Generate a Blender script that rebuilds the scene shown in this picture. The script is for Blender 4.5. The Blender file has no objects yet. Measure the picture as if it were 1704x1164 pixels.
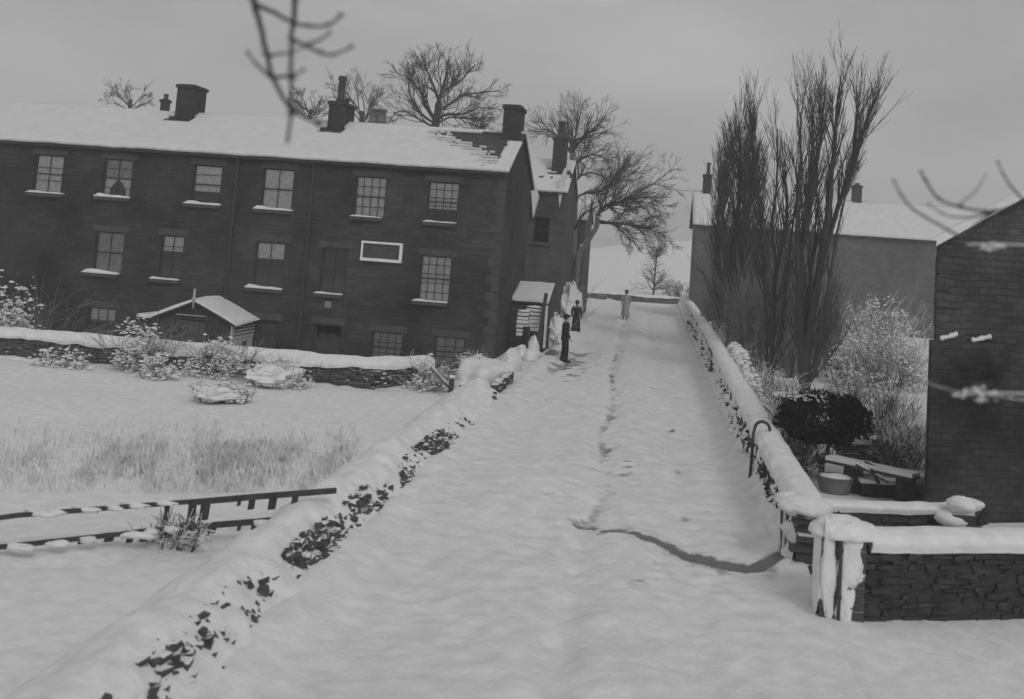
import bpy, bmesh, math, random
from mathutils import Vector, Matrix, noise
R = math.radians
S = bpy.context.scene
rnd = random.Random(7)

# ---------------------------------------------------------------- camera
F_PX, CAM_H = 1800.0, 4.15          # focal length in photo pixels, eye height above the road
PITCH, ROLL = R(5.5), R(4.12)
PX = 882.0
VPX, VPY = 1090.0, 426.0            # where the road direction vanishes
def cam_basis():
    yaw = 0.0
    for _ in range(60):
        M = Matrix.Rotation(yaw, 3, 'Z') @ Matrix.Rotation(math.pi/2+PITCH, 3, 'X') @ Matrix.Rotation(ROLL, 3, 'Z')
        c = M.transposed() @ Vector((0, 1, 0))
        yaw += (VPX - (PX + F_PX*c.x/-c.z))/F_PX
    return M, VPY - F_PX*(-c.y)/-c.z
CM, PY = cam_basis()
def at(px, py, Y):                  # a point of the facade plane Y metres away
    d = CM @ Vector(((px-PX)/F_PX, -(py-PY)/F_PX, -1)); t = Y/d.y
    return Vector((d.x*t, Y, CAM_H+d.z*t))
def G(px, py, z=0.0):               # a point of the ground
    d = CM @ Vector(((px-PX)/F_PX, -(py-PY)/F_PX, -1)); t = (z-CAM_H)/d.z
    return Vector((d.x*t, d.y*t, z))
cam = bpy.data.cameras.new('camera'); co = bpy.data.objects.new('camera', cam)
S.collection.objects.link(co); S.camera = co
co.matrix_world = Matrix.Translation((0, 0, CAM_H)) @ CM.to_4x4()
cam.sensor_width = 36; cam.lens = F_PX/1704*36
cam.shift_x = (852-PX)/1704; cam.shift_y = (PY-582)/1704
cam.clip_end = 3000
cam.dof.use_dof = True; cam.dof.focus_distance = 38; cam.dof.aperture_fstop = 1.5

# ---------------------------------------------------------------- sky, sun
SUN_EL, SUN_AZ = R(38), R(150)
W = bpy.data.worlds.new('World'); S.world = W; W.use_nodes = True
nt = W.node_tree; N = nt.nodes; L = nt.links; N.clear()
sky = N.new('ShaderNodeTexSky'); sky.sky_type = 'NISHITA'; sky.sun_disc = False
sky.sun_elevation = SUN_EL; sky.sun_rotation = SUN_AZ; sky.dust_density = 5; sky.air_density = 2
bw = N.new('ShaderNodeRGBToBW'); L.new(sky.outputs[0], bw.inputs[0])
# overcast: the clear sky's own gradient is mostly levelled out by cloud
mx = N.new('ShaderNodeMix'); mx.data_type = 'FLOAT'; mx.inputs[0].default_value = 0.75
tc = N.new('ShaderNodeTexCoord'); cn = N.new('ShaderNodeTexNoise'); cn.inputs['Scale'].default_value = 3.2; cn.inputs['Detail'].default_value = 5
mp = N.new('ShaderNodeMapping'); mp.inputs['Scale'].default_value = (1, 1, 2.6); L.new(tc.outputs['Generated'], mp.inputs[0]); L.new(mp.outputs[0], cn.inputs['Vector'])
cr = N.new('ShaderNodeMapRange'); cr.inputs[1].default_value = .3; cr.inputs[2].default_value = .7; cr.inputs[3].default_value = 2.35; cr.inputs[4].default_value = 4.3
L.new(cn.outputs[0], cr.inputs[0])
L.new(bw.outputs[0], mx.inputs[2]); L.new(cr.outputs[0], mx.inputs[3])
bg = N.new('ShaderNodeBackground'); bg.inputs[1].default_value = 0.10; L.new(mx.outputs[0], bg.inputs[0])
wo = N.new('ShaderNodeOutputWorld'); L.new(bg.outputs[0], wo.inputs[0])
sl = bpy.data.lights.new('sun', 'SUN'); sl.energy = 0.5; sl.angle = R(14); sl.color = (1, 1, .995)
so = bpy.data.objects.new('sun', sl); S.collection.objects.link(so)
so.rotation_euler = (R(90)-SUN_EL, 0, math.pi-SUN_AZ+0.0)
S.view_settings.view_transform = 'Standard'; S.view_settings.look = 'None'
S.view_settings.exposure = 0.16; S.view_settings.gamma = 1
S.cycles.max_bounces = 5; S.cycles.diffuse_bounces = 3; S.cycles.transparent_max_bounces = 8
S.cycles.volume_bounces = 2; S.cycles.volume_max_steps = 64

# ---------------------------------------------------------------- materials (all neutral: the print is grey)
def mat(name, base, rough=.9, var=0.0, vscale=3.0, bump=0.0, bscale=12.0, spec=.25, base2=None, detail=6, metal=0):
    m = bpy.data.materials.new(name); m.use_nodes = True
    n = m.node_tree.nodes; l = m.node_tree.links; p = n['Principled BSDF']
    p.inputs['Base Color'].default_value = (base, base, base, 1); p.inputs['Roughness'].default_value = rough
    p.inputs['Specular IOR Level'].default_value = spec; p.inputs['Metallic'].default_value = metal
    g = n.new('ShaderNodeNewGeometry')
    if var or base2 is not None:
        t = n.new('ShaderNodeTexNoise'); t.inputs['Scale'].default_value = vscale; t.inputs['Detail'].default_value = detail
        l.new(g.outputs['Position'], t.inputs['Vector'])
        r = n.new('ShaderNodeMapRange'); r.inputs[1].default_value = .3; r.inputs[2].default_value = .7
        lo, hi = (base*(1-var), base*(1+var)) if base2 is None else (base, base2)
        r.inputs[3].default_value = lo; r.inputs[4].default_value = hi
        l.new(t.outputs[0], r.inputs[0]); l.new(r.outputs[0], p.inputs['Base Color'])
    if bump:
        t = n.new('ShaderNodeTexNoise'); t.inputs['Scale'].default_value = bscale; t.inputs['Detail'].default_value = 10; t.inputs['Roughness'].default_value = .65
        l.new(g.outputs['Position'], t.inputs['Vector'])
        b = n.new('ShaderNodeBump'); b.inputs['Strength'].default_value = bump; b.inputs['Distance'].default_value = .05
        l.new(t.outputs[0], b.inputs['Height']); l.new(b.outputs[0], p.inputs['Normal'])
    return m
SNOW = mat('snow', .80, .8, .09, 4, .55, 11, detail=14)
SNOWR = mat('roof_snow', .70, .8, .05, 2.5, .35, 5)

def snowed(name, base, thr=.35, soft=.25, var=.3):
    """dark material with settled snow on its upward faces"""
    m = mat(name, base, .9, 0, bump=.3)
    n = m.node_tree.nodes; l = m.node_tree.links; p = n['Principled BSDF']
    g = n.new('ShaderNodeNewGeometry'); s = n.new('ShaderNodeSeparateXYZ'); l.new(g.outputs['Normal'], s.inputs[0])
    t = n.new('ShaderNodeTexNoise'); t.inputs['Scale'].default_value = 4; l.new(g.outputs['Position'], t.inputs['Vector'])
    a = n.new('ShaderNodeMath'); a.operation = 'MULTIPLY_ADD'; a.inputs[1].default_value = 1.2; l.new(t.outputs[0], a.inputs[0])
    l.new(s.outputs[2], a.inputs[2])
    r = n.new('ShaderNodeMapRange'); r.inputs[1].default_value = thr+.6-soft; r.inputs[2].default_value = thr+.6+soft
    l.new(a.outputs[0], r.inputs[0])
    k = n.new('ShaderNodeMix'); k.data_type = 'RGBA'; k.inputs[6].default_value = (base,)*3+(1,); k.inputs[7].default_value = (.78,.78,.78,1)
    l.new(r.outputs[0], k.inputs[0]); l.new(k.outputs[2], p.inputs['Base Color'])
    return m
BARK = snowed('bark', .06, .75, .2)
BARKL = snowed('bark_pale', .16, .5, .3)
TWIG = mat('twig', .065)
TWIGS = snowed('snowy_twig', .05, .12, .2)
TWIGF = mat('frosted_twig', .20, .9, .5, 3)
STONE = snowed('dry_stone', .075, .62, .12)
DSTONE = mat('dark_stone', .05, .9, .35, 5, .5, 14)
FOLI = snowed('evergreen', .028, 1.05, .2)

def masonry(name, c1, c2, mortar, bw=.42, bh=.16, bump=.6, patch=.35):
    m = bpy.data.materials.new(name); m.use_nodes = True
    n = m.node_tree.nodes; l = m.node_tree.links; p = n['Principled BSDF']
    g = n.new('ShaderNodeNewGeometry'); s = n.new('ShaderNodeSeparateXYZ'); l.new(g.outputs['Position'], s.inputs[0])
    a = n.new('ShaderNodeMath'); l.new(s.outputs[0], a.inputs[0]); l.new(s.outputs[1], a.inputs[1])
    c = n.new('ShaderNodeCombineXYZ'); l.new(a.outputs[0], c.inputs[0]); l.new(s.outputs[2], c.inputs[1])
    # wobble the courses a little
    w = n.new('ShaderNodeTexNoise'); w.inputs['Scale'].default_value = .9; l.new(g.outputs['Position'], w.inputs['Vector'])
    v = n.new('ShaderNodeVectorMath'); v.operation = 'MULTIPLY_ADD'; v.inputs[1].default_value = (.35, .16, 0)
    l.new(w.outputs['Color'], v.inputs[0]); l.new(c.outputs[0], v.inputs[2])
    b = n.new('ShaderNodeTexBrick'); l.new(v.outputs[0], b.inputs['Vector'])
    b.inputs['Color1'].default_value = (c1,)*3+(1,); b.inputs['Color2'].default_value = (c2,)*3+(1,); b.inputs['Mortar'].default_value = (mortar,)*3+(1,)
    b.inputs['Scale'].default_value = 1; b.inputs['Brick Width'].default_value = bw; b.inputs['Row Height'].default_value = bh
    b.inputs['Mortar Size'].default_value = .014; b.inputs['Mortar Smooth'].default_value = .4
    t = n.new('ShaderNodeTexNoise'); t.inputs['Scale'].default_value = .42; t.inputs['Detail'].default_value = 12; t.inputs['Roughness'].default_value = .65
    l.new(g.outputs['Position'], t.inputs['Vector'])
    r = n.new('ShaderNodeMapRange'); r.inputs[1].default_value = .3; r.inputs[2].default_value = .7
    r.inputs[3].default_value = 1-patch; r.inputs[4].default_value = 1+patch; l.new(t.outputs[0], r.inputs[0])
    k = n.new('ShaderNodeVectorMath'); k.operation = 'SCALE'; l.new(b.outputs['Color'], k.inputs[0]); l.new(r.outputs[0], k.inputs['Scale'])
    l.new(k.outputs[0], p.inputs['Base Color']); p.inputs['Roughness'].default_value = .92; p.inputs['Specular IOR Level'].default_value = .2
    bp = n.new('ShaderNodeBump'); bp.inputs['Strength'].default_value = bump; bp.inputs['Distance'].default_value = .03
    l.new(b.outputs['Fac'], bp.inputs['Height']); bp.invert = True; l.new(bp.outputs[0], p.inputs['Normal'])
    return m
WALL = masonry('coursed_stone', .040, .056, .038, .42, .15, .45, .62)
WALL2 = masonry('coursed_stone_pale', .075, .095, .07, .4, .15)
WALLN = masonry('coursed_stone_dark', .045, .066, .042, .30, .12, .6, .75)
CHIM = masonry('chimney_stone', .045, .06, .04, .4, .15)
SLATE = masonry('stone_slate', .06, .09, .035, .35, .22)
LINTEL = mat('dressed_stone', .075, .9, .2, 4)
WOODD = mat('dark_timber', .05, .7, .35, 6, .3, 20)
WOODG = mat('grey_timber', .17, .8, .3, 5, .3, 20)
PAINT = mat('pale_paint', .42, .6, .12, 5)
WHITE = mat('white_paint', .8, .5, .08, 4)
SASH = mat('sash_paint', .045, .6, .2, 8)
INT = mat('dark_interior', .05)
CURT = mat('curtain_cloth', .8, .95, .18, 6)
CURTD = mat('curtain_grey', .4, .95, .25, 5)
POT = mat('clay_pot', .06, .8, .2, 6)
POTL = mat('clay_pot_pale', .15, .8, .2, 6)
IRON = mat('iron', .04, .5, .2, 9, .2, 30, .5)
CLOTH = mat('dark_cloth', .022, .95, .3, 9)
CLOTH2 = mat('black_coat_cloth', .018, .95, .3, 9)
PALEC = mat('pale_cloth', .30, .95, .2, 9)
SKIN = mat('skin', .30, .6)
GRASS = mat('dry_grass', .64, .95, .3, 3)
FARWOOD = mat('far_wood', .16, 1, .4, .3)
GLASS = bpy.data.materials.new('window_glass'); GLASS.use_nodes = True
_n = GLASS.node_tree.nodes; _l = GLASS.node_tree.links; _n.clear()
_t = _n.new('ShaderNodeBsdfTransparent'); _t.inputs[0].default_value = (.99,)*3+(1,)
_g = _n.new('ShaderNodeBsdfGlossy'); _g.inputs['Roughness'].default_value = .06; _f = _n.new('ShaderNodeFresnel'); _f.inputs[0].default_value = 1.6
_m = _n.new('ShaderNodeMixShader'); _o = _n.new('ShaderNodeOutputMaterial')
_l.new(_f.outputs[0], _m.inputs[0]); _l.new(_t.outputs[0], _m.inputs[1]); _l.new(_g.outputs[0], _m.inputs[2]); _l.new(_m.outputs[0], _o.inputs[0])

# road: snow greyed by a point attribute: trodden tracks, smudges, a dark strip across
def worn_dark_snow(name):
    m = mat(name, .78, .8, .10, 3, .6, 10, detail=14); n = m.node_tree.nodes; l = m.node_tree.links; p = n['Principled BSDF']
    old = p.inputs['Base Color'].links[0].from_socket
    a = n.new('ShaderNodeAttribute'); a.attribute_name = 'worn_dark'
    g = n.new('ShaderNodeNewGeometry'); t = n.new('ShaderNodeTexNoise'); t.inputs['Scale'].default_value = 5; t.inputs['Detail'].default_value = 8; t.inputs['Roughness'].default_value = .7
    l.new(g.outputs['Position'], t.inputs['Vector'])
    s = n.new('ShaderNodeMath'); s.operation = 'ADD'; l.new(a.outputs['Fac'], s.inputs[0]); l.new(t.outputs[0], s.inputs[1])
    r = n.new('ShaderNodeMapRange'); r.inputs[1].default_value = .78; r.inputs[2].default_value = 1.15; l.new(s.outputs[0], r.inputs[0])
    k = n.new('ShaderNodeMix'); k.data_type = 'RGBA'; l.new(r.outputs[0], k.inputs[0]); l.new(old, k.inputs[6]); k.inputs[7].default_value = (.18, .18, .18, 1)
    l.new(k.outputs[2], p.inputs['Base Color'])
    return m
ROADM = worn_dark_snow('road_snow')

# ---------------------------------------------------------------- mesh helpers
C = S.collection
def meta(o, label=None, cat=None, group=None, kind=None):
    if label: o['label'] = label
    if cat: o['category'] = cat
    if group: o['group'] = group
    if kind: o['kind'] = kind
    return o
def thing(name, loc, label, cat, group=None):
    o = bpy.data.objects.new(name, None); o.empty_display_size = .3; o.location = loc; C.objects.link(o)
    return meta(o, label, cat, group)
def wloc(o):
    v = Vector(o.location)
    while o.parent: o = o.parent; v += Vector(o.location)
    return v
class MB:
    def __init__(s): s.v = []; s.f = []; s.m = []; s.k = 0
    def mat(s, k): s.k = k; return s
    def add(s, vs, fs):
        b = len(s.v); s.v.extend([tuple(x) for x in vs]); s.f.extend([tuple(b+i for i in f) for f in fs]); s.m.extend([s.k]*len(fs))
    def quad(s, a, b, c, d): s.add([a, b, c, d], [(0, 1, 2, 3)])
    def box(s, x0, x1, y0, y1, z0, z1, rot=0, piv=None, jit=0):
        vs = [Vector((x, y, z)) for z in (z0, z1) for y in (y0, y1) for x in (x0, x1)]
        if jit: vs = [v+Vector((rnd.uniform(-jit, jit) for _ in range(3))) for v in vs]
        if rot:
            pv = Vector(piv) if piv else Vector(((x0+x1)/2, (y0+y1)/2, 0)); M = Matrix.Rotation(rot, 3, 'Z')
            vs = [M @ (v-pv)+pv for v in vs]
        s.add(vs, [(0, 2, 3, 1), (4, 5, 7, 6), (0, 1, 5, 4), (1, 3, 7, 5), (3, 2, 6, 7), (2, 0, 4, 6)])
    def beam(s, a, b, w, h):
        a = Vector(a); b = Vector(b); d = (b-a).normalized(); u = d.cross(Vector((0, 0, 1)))
        u = u.normalized() if u.length > .01 else Vector((1, 0, 0)); t = u.cross(d)
        vs = [p+u*sx*w/2+t*sz*h/2 for p in (a, b) for sx, sz in ((-1, -1), (1, -1), (1, 1), (-1, 1))]
        s.add(vs, [(0, 1, 2, 3), (7, 6, 5, 4), (0, 4, 5, 1), (1, 5, 6, 2), (2, 6, 7, 3), (3, 7, 4, 0)])
    def tube(s, pts, rad, n=5, cap=True):
        pts = [Vector(p) for p in pts]; vs = []; fs = []
        for i, p in enumerate(pts):
            d = (pts[min(i+1, len(pts)-1)]-pts[max(i-1, 0)]).normalized()
            ref = Vector((0, 1, 0)) if abs(d.y) < .8 else Vector((1, 0, 0))
            u = d.cross(ref).normalized(); w = d.cross(u); r = rad[i] if isinstance(rad, (list, tuple)) else rad
            for k in range(n): a = 2*math.pi*k/n; vs.append(p+u*math.cos(a)*r+w*math.sin(a)*r)
        for i in range(len(pts)-1):
            for k in range(n): fs.append((i*n+k, i*n+(k+1) % n, (i+1)*n+(k+1) % n, (i+1)*n+k))
        if cap: fs.append(tuple(range(n))[::-1]); fs.append(tuple((len(pts)-1)*n+k for k in range(n)))
        s.add(vs, fs)
    def rings(s, rs, n=14, cap=True):      # rs: (cx,cy,z,rx,ry)
        vs = []; fs = []
        for (cx, cy, z, rx, ry) in rs:
            for k in range(n): a = 2*math.pi*k/n; vs.append((cx+rx*math.cos(a), cy+ry*math.sin(a), z))
        for i in range(len(rs)-1):
            for k in range(n): fs.append((i*n+k, i*n+(k+1) % n, (i+1)*n+(k+1) % n, (i+1)*n+k))
        if cap: fs.append(tuple(range(n))[::-1]); fs.append(tuple((len(rs)-1)*n+k for k in range(n)))
        s.add(vs, fs)
    def clump(s, p, r, fl=.7):
        a = rnd.uniform(0, 6.28); c, q = math.cos(a), math.sin(a)
        d = [(1, 0, 0), (-.8, .2, .1), (0, 1, 0), (.1, -1, -.1), (0, 0, fl), (0, 0, -fl*.6)]
        vs = []
        for x, y, z in d:
            k = r*rnd.uniform(.6, 1.3); vs.append((p[0]+(x*c-y*q)*k, p[1]+(x*q+y*c)*k, p[2]+z*k))
        s.add(vs, [(0, 2, 4), (2, 1, 4), (1, 3, 4), (3, 0, 4), (2, 0, 5), (1, 2, 5), (3, 1, 5), (0, 3, 5)])
    def blob(s, c, rx, ry, rz, seed=0, amp=.25, nu=20, nv=12, zmin=None):
        vs = []; fs = []
        for j in range(nv+1):
            th = math.pi*j/nv
            for i in range(nu):
                ph = 2*math.pi*i/nu; d = Vector((math.sin(th)*math.cos(ph), math.sin(th)*math.sin(ph), math.cos(th)))
                k = 1+amp*noise.noise(d*1.7+Vector((seed, 0, 0)))+amp*.5*noise.noise(d*4+Vector((seed, 3, 0)))
                v = Vector((c[0]+d.x*rx*k, c[1]+d.y*ry*k, c[2]+d.z*rz*k))
                if zmin is not None: v.z = max(v.z, zmin)
                vs.append(v)
        for j in range(nv):
            for i in range(nu): fs.append((j*nu+i, (j+1)*nu+i, (j+1)*nu+(i+1) % nu, j*nu+(i+1) % nu))
        s.add(vs, fs)
    def build(s, name, mats, parent=None, smooth=False, loc=None):
        if not isinstance(mats, (list, tuple)): mats = [mats]
        o0 = wloc(parent) if parent else Vector(loc or (0, 0, 0))
        me = bpy.data.meshes.new(name); me.from_pydata([(a-o0.x, b-o0.y, c-o0.z) for a, b, c in s.v], [], s.f)
        for m in mats: me.materials.append(m)
        if len(mats) > 1: me.polygons.foreach_set('material_index', s.m)
        if smooth: me.polygons.foreach_set('use_smooth', [True]*len(me.polygons))
        me.validate(); me.update()
        o = bpy.data.objects.new(name, me); C.objects.link(o)
        if parent: o.parent = parent
        else: o.location = o0
        return o
def nz(x, y, z=0.0): return noise.noise(Vector((x, y, z)))
def sst(a, b, x):
    t = min(1, max(0, (x-a)/(b-a))); return t*t*(3-2*t)
def lin(pts, s):                      # piecewise linear through (s, v)
    if s <= pts[0][0]: return pts[0][1]
    for (a, va), (b, vb) in zip(pts, pts[1:]):
        if s <= b: return va+(vb-va)*(s-a)/(b-a)
    return pts[-1][1]

# ---------------------------------------------------------------- the ground
def crest(x): return 4.3+3.6*math.tanh((x+12)*.055)
def h_ground(x, y):
    h = .05*nz(x*.35, y*.35)+.025*nz(x*1.3, y*1.3, 4)
    if x < -5.2: h += .07*nz(x*.5, y*.3, 9)
    d = sst(30.0, 31.0, y)*(1-sst(38.6, 40, y))*(1-sst(-6.6, -5.9, x)); h -= 1.2*d      # sunken yard before the terrace
    h += sst(105, 180, y)*crest(x) - sst(185, 240, y)*3
    return h
def on_road(x, y): return -3.75 < x < 2.15 and y < 94
def grid(xs, ys, hf):
    v = [(x, y, hf(x, y)) for y in ys for x in xs]; n = len(xs)
    f = [(j*n+i, j*n+i+1, (j+1)*n+i+1, (j+1)*n+i) for j in range(len(ys)-1) for i in range(n-1)]
    return v, f
def spaced(a, b, d): n = max(1, round((b-a)/d)); return [a+(b-a)*i/n for i in range(n)]
xs = spaced(-400, -60, 20)+spaced(-60, -28, 2)+spaced(-28, -3.9, .22)+spaced(-3.9, 2.3, .6)+spaced(2.3, 10, .25)+spaced(10, 40, 1.5)+spaced(40, 400, 20)+[400]
ys = spaced(-15, 6, 1)+spaced(6, 40, .25)+spaced(40, 100, 1)+spaced(100, 260, 4)+spaced(260, 440, 20)+[440]
mb = MB(); v, f = grid(xs, ys, lambda x, y: h_ground(x, y)-(.25 if -3.7 < x < 2.1 and y < 93.5 else 0)); mb.add(v, f)
meta(mb.build('ground', SNOW, smooth=True), kind='structure')

TRACK = [(10, -.75), (16.8, -.8), (19, -.55), (22, -.75), (25, -.95), (30, -.9), (40, -1.3), (66, -1.6), (94, -2)]
TR = [G(960, 876), G(1010, 888), G(1060, 897), G(1110, 912), G(1150, 930), G(1200, 942), G(1252, 950), G(1310, 940)]  # course of the ragged dark strip across the lane, slightly sunken
def seg_d(p, a, b):
    d = b-a; t = max(0, min(1, (p-a).dot(d)/d.length_squared)); return (p-a-d*t).length, t
FP = {}
def add_fp(x, y, r, d):
    for i in (-1, 0, 1):
        for j in (-1, 0, 1): FP.setdefault((int(x//.5)+i, int(y//.5)+j), []).append((x, y, r, d))
for k in range(420):
    y = 16.5+rnd.random()**1.2*52; c = rnd.random()
    x = lin(TRACK, y)+rnd.gauss(0, .30) if c < .5 else (-2.9+rnd.gauss(0, .4) if c < .62 else (lin(TRACK, y)+1.5+rnd.gauss(0, .2) if c < .8 else rnd.uniform(-3.2, 1.8)))
    add_fp(x, y, rnd.uniform(.06, .13)*(1+max(0, y-20)*.02), rnd.uniform(.3, 1))
for k in range(90): add_fp(rnd.gauss(.5, 1.2), rnd.gauss(14.9, .6), rnd.uniform(.03, .06), rnd.uniform(.3, .9))
for k in range(110): add_fp(-3.0+rnd.gauss(0, .6), rnd.gauss(40, 3.5), rnd.uniform(.12, .25), rnd.uniform(.4, 1.2))
def prints(x, y):
    s = 0
    for (a, b, r, d) in FP.get((int(x//.5), int(y//.5)), ()):
        q = ((x-a)/r)**2+((y-b)/(r*1.5))**2
        if q < 4: s += d*math.exp(-q)
    return min(s, 1.4)
def worn_dark(x, y):
    w = .42*prints(x, y)+.10*(nz(x*.8, y*.45, 21)+nz(x*2.2, y*1.4, 22))
    tx = lin(TRACK, y); w = max(w, (.34+.55*max(0, nz(x*2, y*.9, 3)))*math.exp(-((x-tx)/.16)**2)*sst(15, 18, y)*(1-.3*sst(25, 60, y)))
    w = max(w, .12*math.exp(-((x-tx-1.5)/.25)**2)*(nz(2, y*.4)+.5))
    p = Vector((x, y)); best = (9, 0)
    for i in range(len(TR)-1):
        d, t = seg_d(p, TR[i].xy, TR[i+1].xy)
        if d < best[0]: best = (d, (i+t)/(len(TR)-1))
    wd = .015+.24*max(0, math.sin(min(1, best[1]*1.12)*math.pi*.8))**1.3*best[1]**.6+.16*nz(x*2.6, y*2.6, 7)*best[1]+.05*nz(x*9, y*9, 7)
    w = max(w, 1.0*(1-sst(wd*.75, wd*1.15+.02, best[0]))); w = max(w, (.34+.3*nz(x*4, y*4, 2))*(1-sst(wd, wd+.5, best[0])))
    q = G(908, 594); w = max(w, .75*(1-sst(.7, 1.1, math.hypot((x-q.x)/.62, (y-q.y)/1.6))))
    q = G(990, 590); w = max(w, .30*(1-sst(.2, 1.2, math.hypot((x-q.x)/.9, (y-q.y)/4))))
    for a, b, r in ((1055, 500, 1), (860, 655, .3), (955, 676, .35), (1010, 690, .25), (1040, 700, .3), (1000, 640, .3), (1410, 568, .3), (985, 790, .3), (1075, 800, .2), (1060, 980, .25), (1120, 965, .2), (1150, 495, 1.4)):
        q = G(a, b); w = max(w, .36*math.exp(-(((x-q.x)/r)**2+((y-q.y)/(r*1.2))**2)))
    return w
def h_road(x, y):
    tx = lin(TRACK, y); w = worn_dark(x, y)
    h = .02+.055*nz(x*.55, y*.35, 2)+.035*nz(x*1.1+3, y*.8, 31)+.018*nz(x*2.1, y*1.6, 5)+.01*nz(x*6, y*6, 1)
    h += .05*math.exp(-((x-tx-.7)/.5)**2)-.07*math.exp(-((x-tx)/.22)**2)-.03*math.exp(-((x-tx-1.45)/.22)**2)
    h -= .035*sst(.5, 1, w)
    h += -.045*prints(x, y)+.02*nz(x*4.1, y*3.1, 15)+.012*nz(x*9, y*8, 12)
    h += .18*math.exp(-((x+3.75)/.45)**2)+.16*math.exp(-((x-2.15)/.35)**2)*sst(14.6, 16, y)
    h += .22*math.exp(-((x+1.9)/1.3)**2-((y-20)/3.5)**2)                      # a low drift across the near lane
    b_ = sst(1.2, 2.15, x)*(1-sst(14.2, 15.6, y)); h = h*(1-b_)+(h_ground(x, y)+.004)*b_
    return h
xs = spaced(-3.9, 2.3, .06)+[2.3]; ys = spaced(-15, 8, .5)+spaced(8, 22, .06)+spaced(22, 42, .12)+spaced(42, 94.6, .5)+[94.6]
mb = MB(); v, f = grid(xs, ys, h_road); mb.add(v, f); ro = meta(mb.build('road', ROADM, smooth=True), kind='structure')
at_ = ro.data.attributes.new('worn_dark', 'FLOAT', 'POINT'); at_.data.foreach_set('value', [worn_dark(a[0], a[1]) for a in v])

# far hills closing the valley
def hill(name, y0, y1, crest_pts, m, seed):
    xs = [-420+i*12 for i in range(71)]; ys = [y0+(y1-y0)*i/10 for i in range(11)]
    mb = MB(); v, f = grid(xs, ys, lambda x, y: -2+(2+lin(crest_pts, x)*(1+.06*nz(x*.02, seed, 0)+.03*nz(x*.07, seed, 5)))*math.sin(min(1, (y-y0)/(y1-y0)*1.2)*math.pi/2)+1.2*nz(x*.05, y*.05, seed)); mb.add(v, f)
    return meta(mb.build(name, m, smooth=True), kind='structure')
HILLM = mat('hill_snow', .52, 1, .2, .03)
hill('hills', 280, 420, [(-420, 12), (-60, 14), (-20, 7), (0, 17), (18, 27), (34, 29), (60, 10), (420, 8)], HILLM, 3)


# ---------------------------------------------------------------- walls of stones under snow
def stones(path, z0, z1, th, mb, zf=None, size=(.16, .42), hrow=(.08, .15)):
    for a, b in zip(path, path[1:]):
        a = Vector(a); b = Vector(b); d = (b-a).xy; Ln = d.length; ang = math.atan2(d.y, d.x); s = 0
        z = z0
        while z < z1-.02:
            hh = rnd.uniform(*hrow); s = rnd.uniform(-.2, 0)
            while s < Ln:
                w = rnd.uniform(*size); p = a.xy+d.normalized()*(s+w/2); g = (b.z-a.z)*(s/Ln)+a.z
                o = rnd.uniform(-.045, .045)
                mb.box(p.x-w/2+.008, p.x+w/2-.008, p.y-th/2+o, p.y+th/2+o, g+z, g+min(z+hh, z1)-.01, ang, (p.x, p.y, 0), .018)
                s += w
            z += hh
def drift(mb, path, prof, step=.1, amp=.06, seed=0, fade=0.0, nfreq=1.6, holes=.0):
    """snow lofted along path; prof = [(offset to the left, z)]; noise lets stones behind show through"""
    P = [Vector(p) for p in path]; pts = []
    for a, b in zip(P, P[1:]):
        n = max(1, int((b-a).length/step))
        for i in range(n): pts.append((a+(b-a)*i/n))
    pts.append(P[-1]); n = len(pts); T = []
    for i, p in enumerate(pts):
        d = (pts[min(i+3, n-1)]-pts[max(i-3, 0)]).xy.normalized(); nrm = Vector((-d.y, d.x))
        for k, pr in enumerate(prof):
            o, z = pr[0], pr[1]; a_ = pr[2] if len(pr) > 2 else 1
            q = Vector((p.x+nrm.x*o, p.y+nrm.y*o, p.z+z))
            w = amp*a_*(nz(q.x*nfreq, q.y*nfreq, z*3+seed)+.6*nz(q.x*nfreq*3, q.y*nfreq*3, z*7+seed)+.0)
            c = Vector((nrm.x*pr[3], nrm.y*pr[3], abs(1-abs(pr[3]))*.8)) if len(pr) > 3 else Vector((0, 0, 1))
            T.append(q+c*w)
    m = len(prof)
    mb.add(T, [(i*m+k, i*m+k+1, (i+1)*m+k+1, (i+1)*m+k) for i in range(n-1) for k in range(m-1)])
def prof_interp(keys, n):
    out = []
    for (a, b) in zip(keys, keys[1:]):
        for i in range(n): t = i/n; out.append(tuple(x+(y-x)*t for x, y in zip(a, b)))
    out.append(keys[-1]); return out

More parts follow.
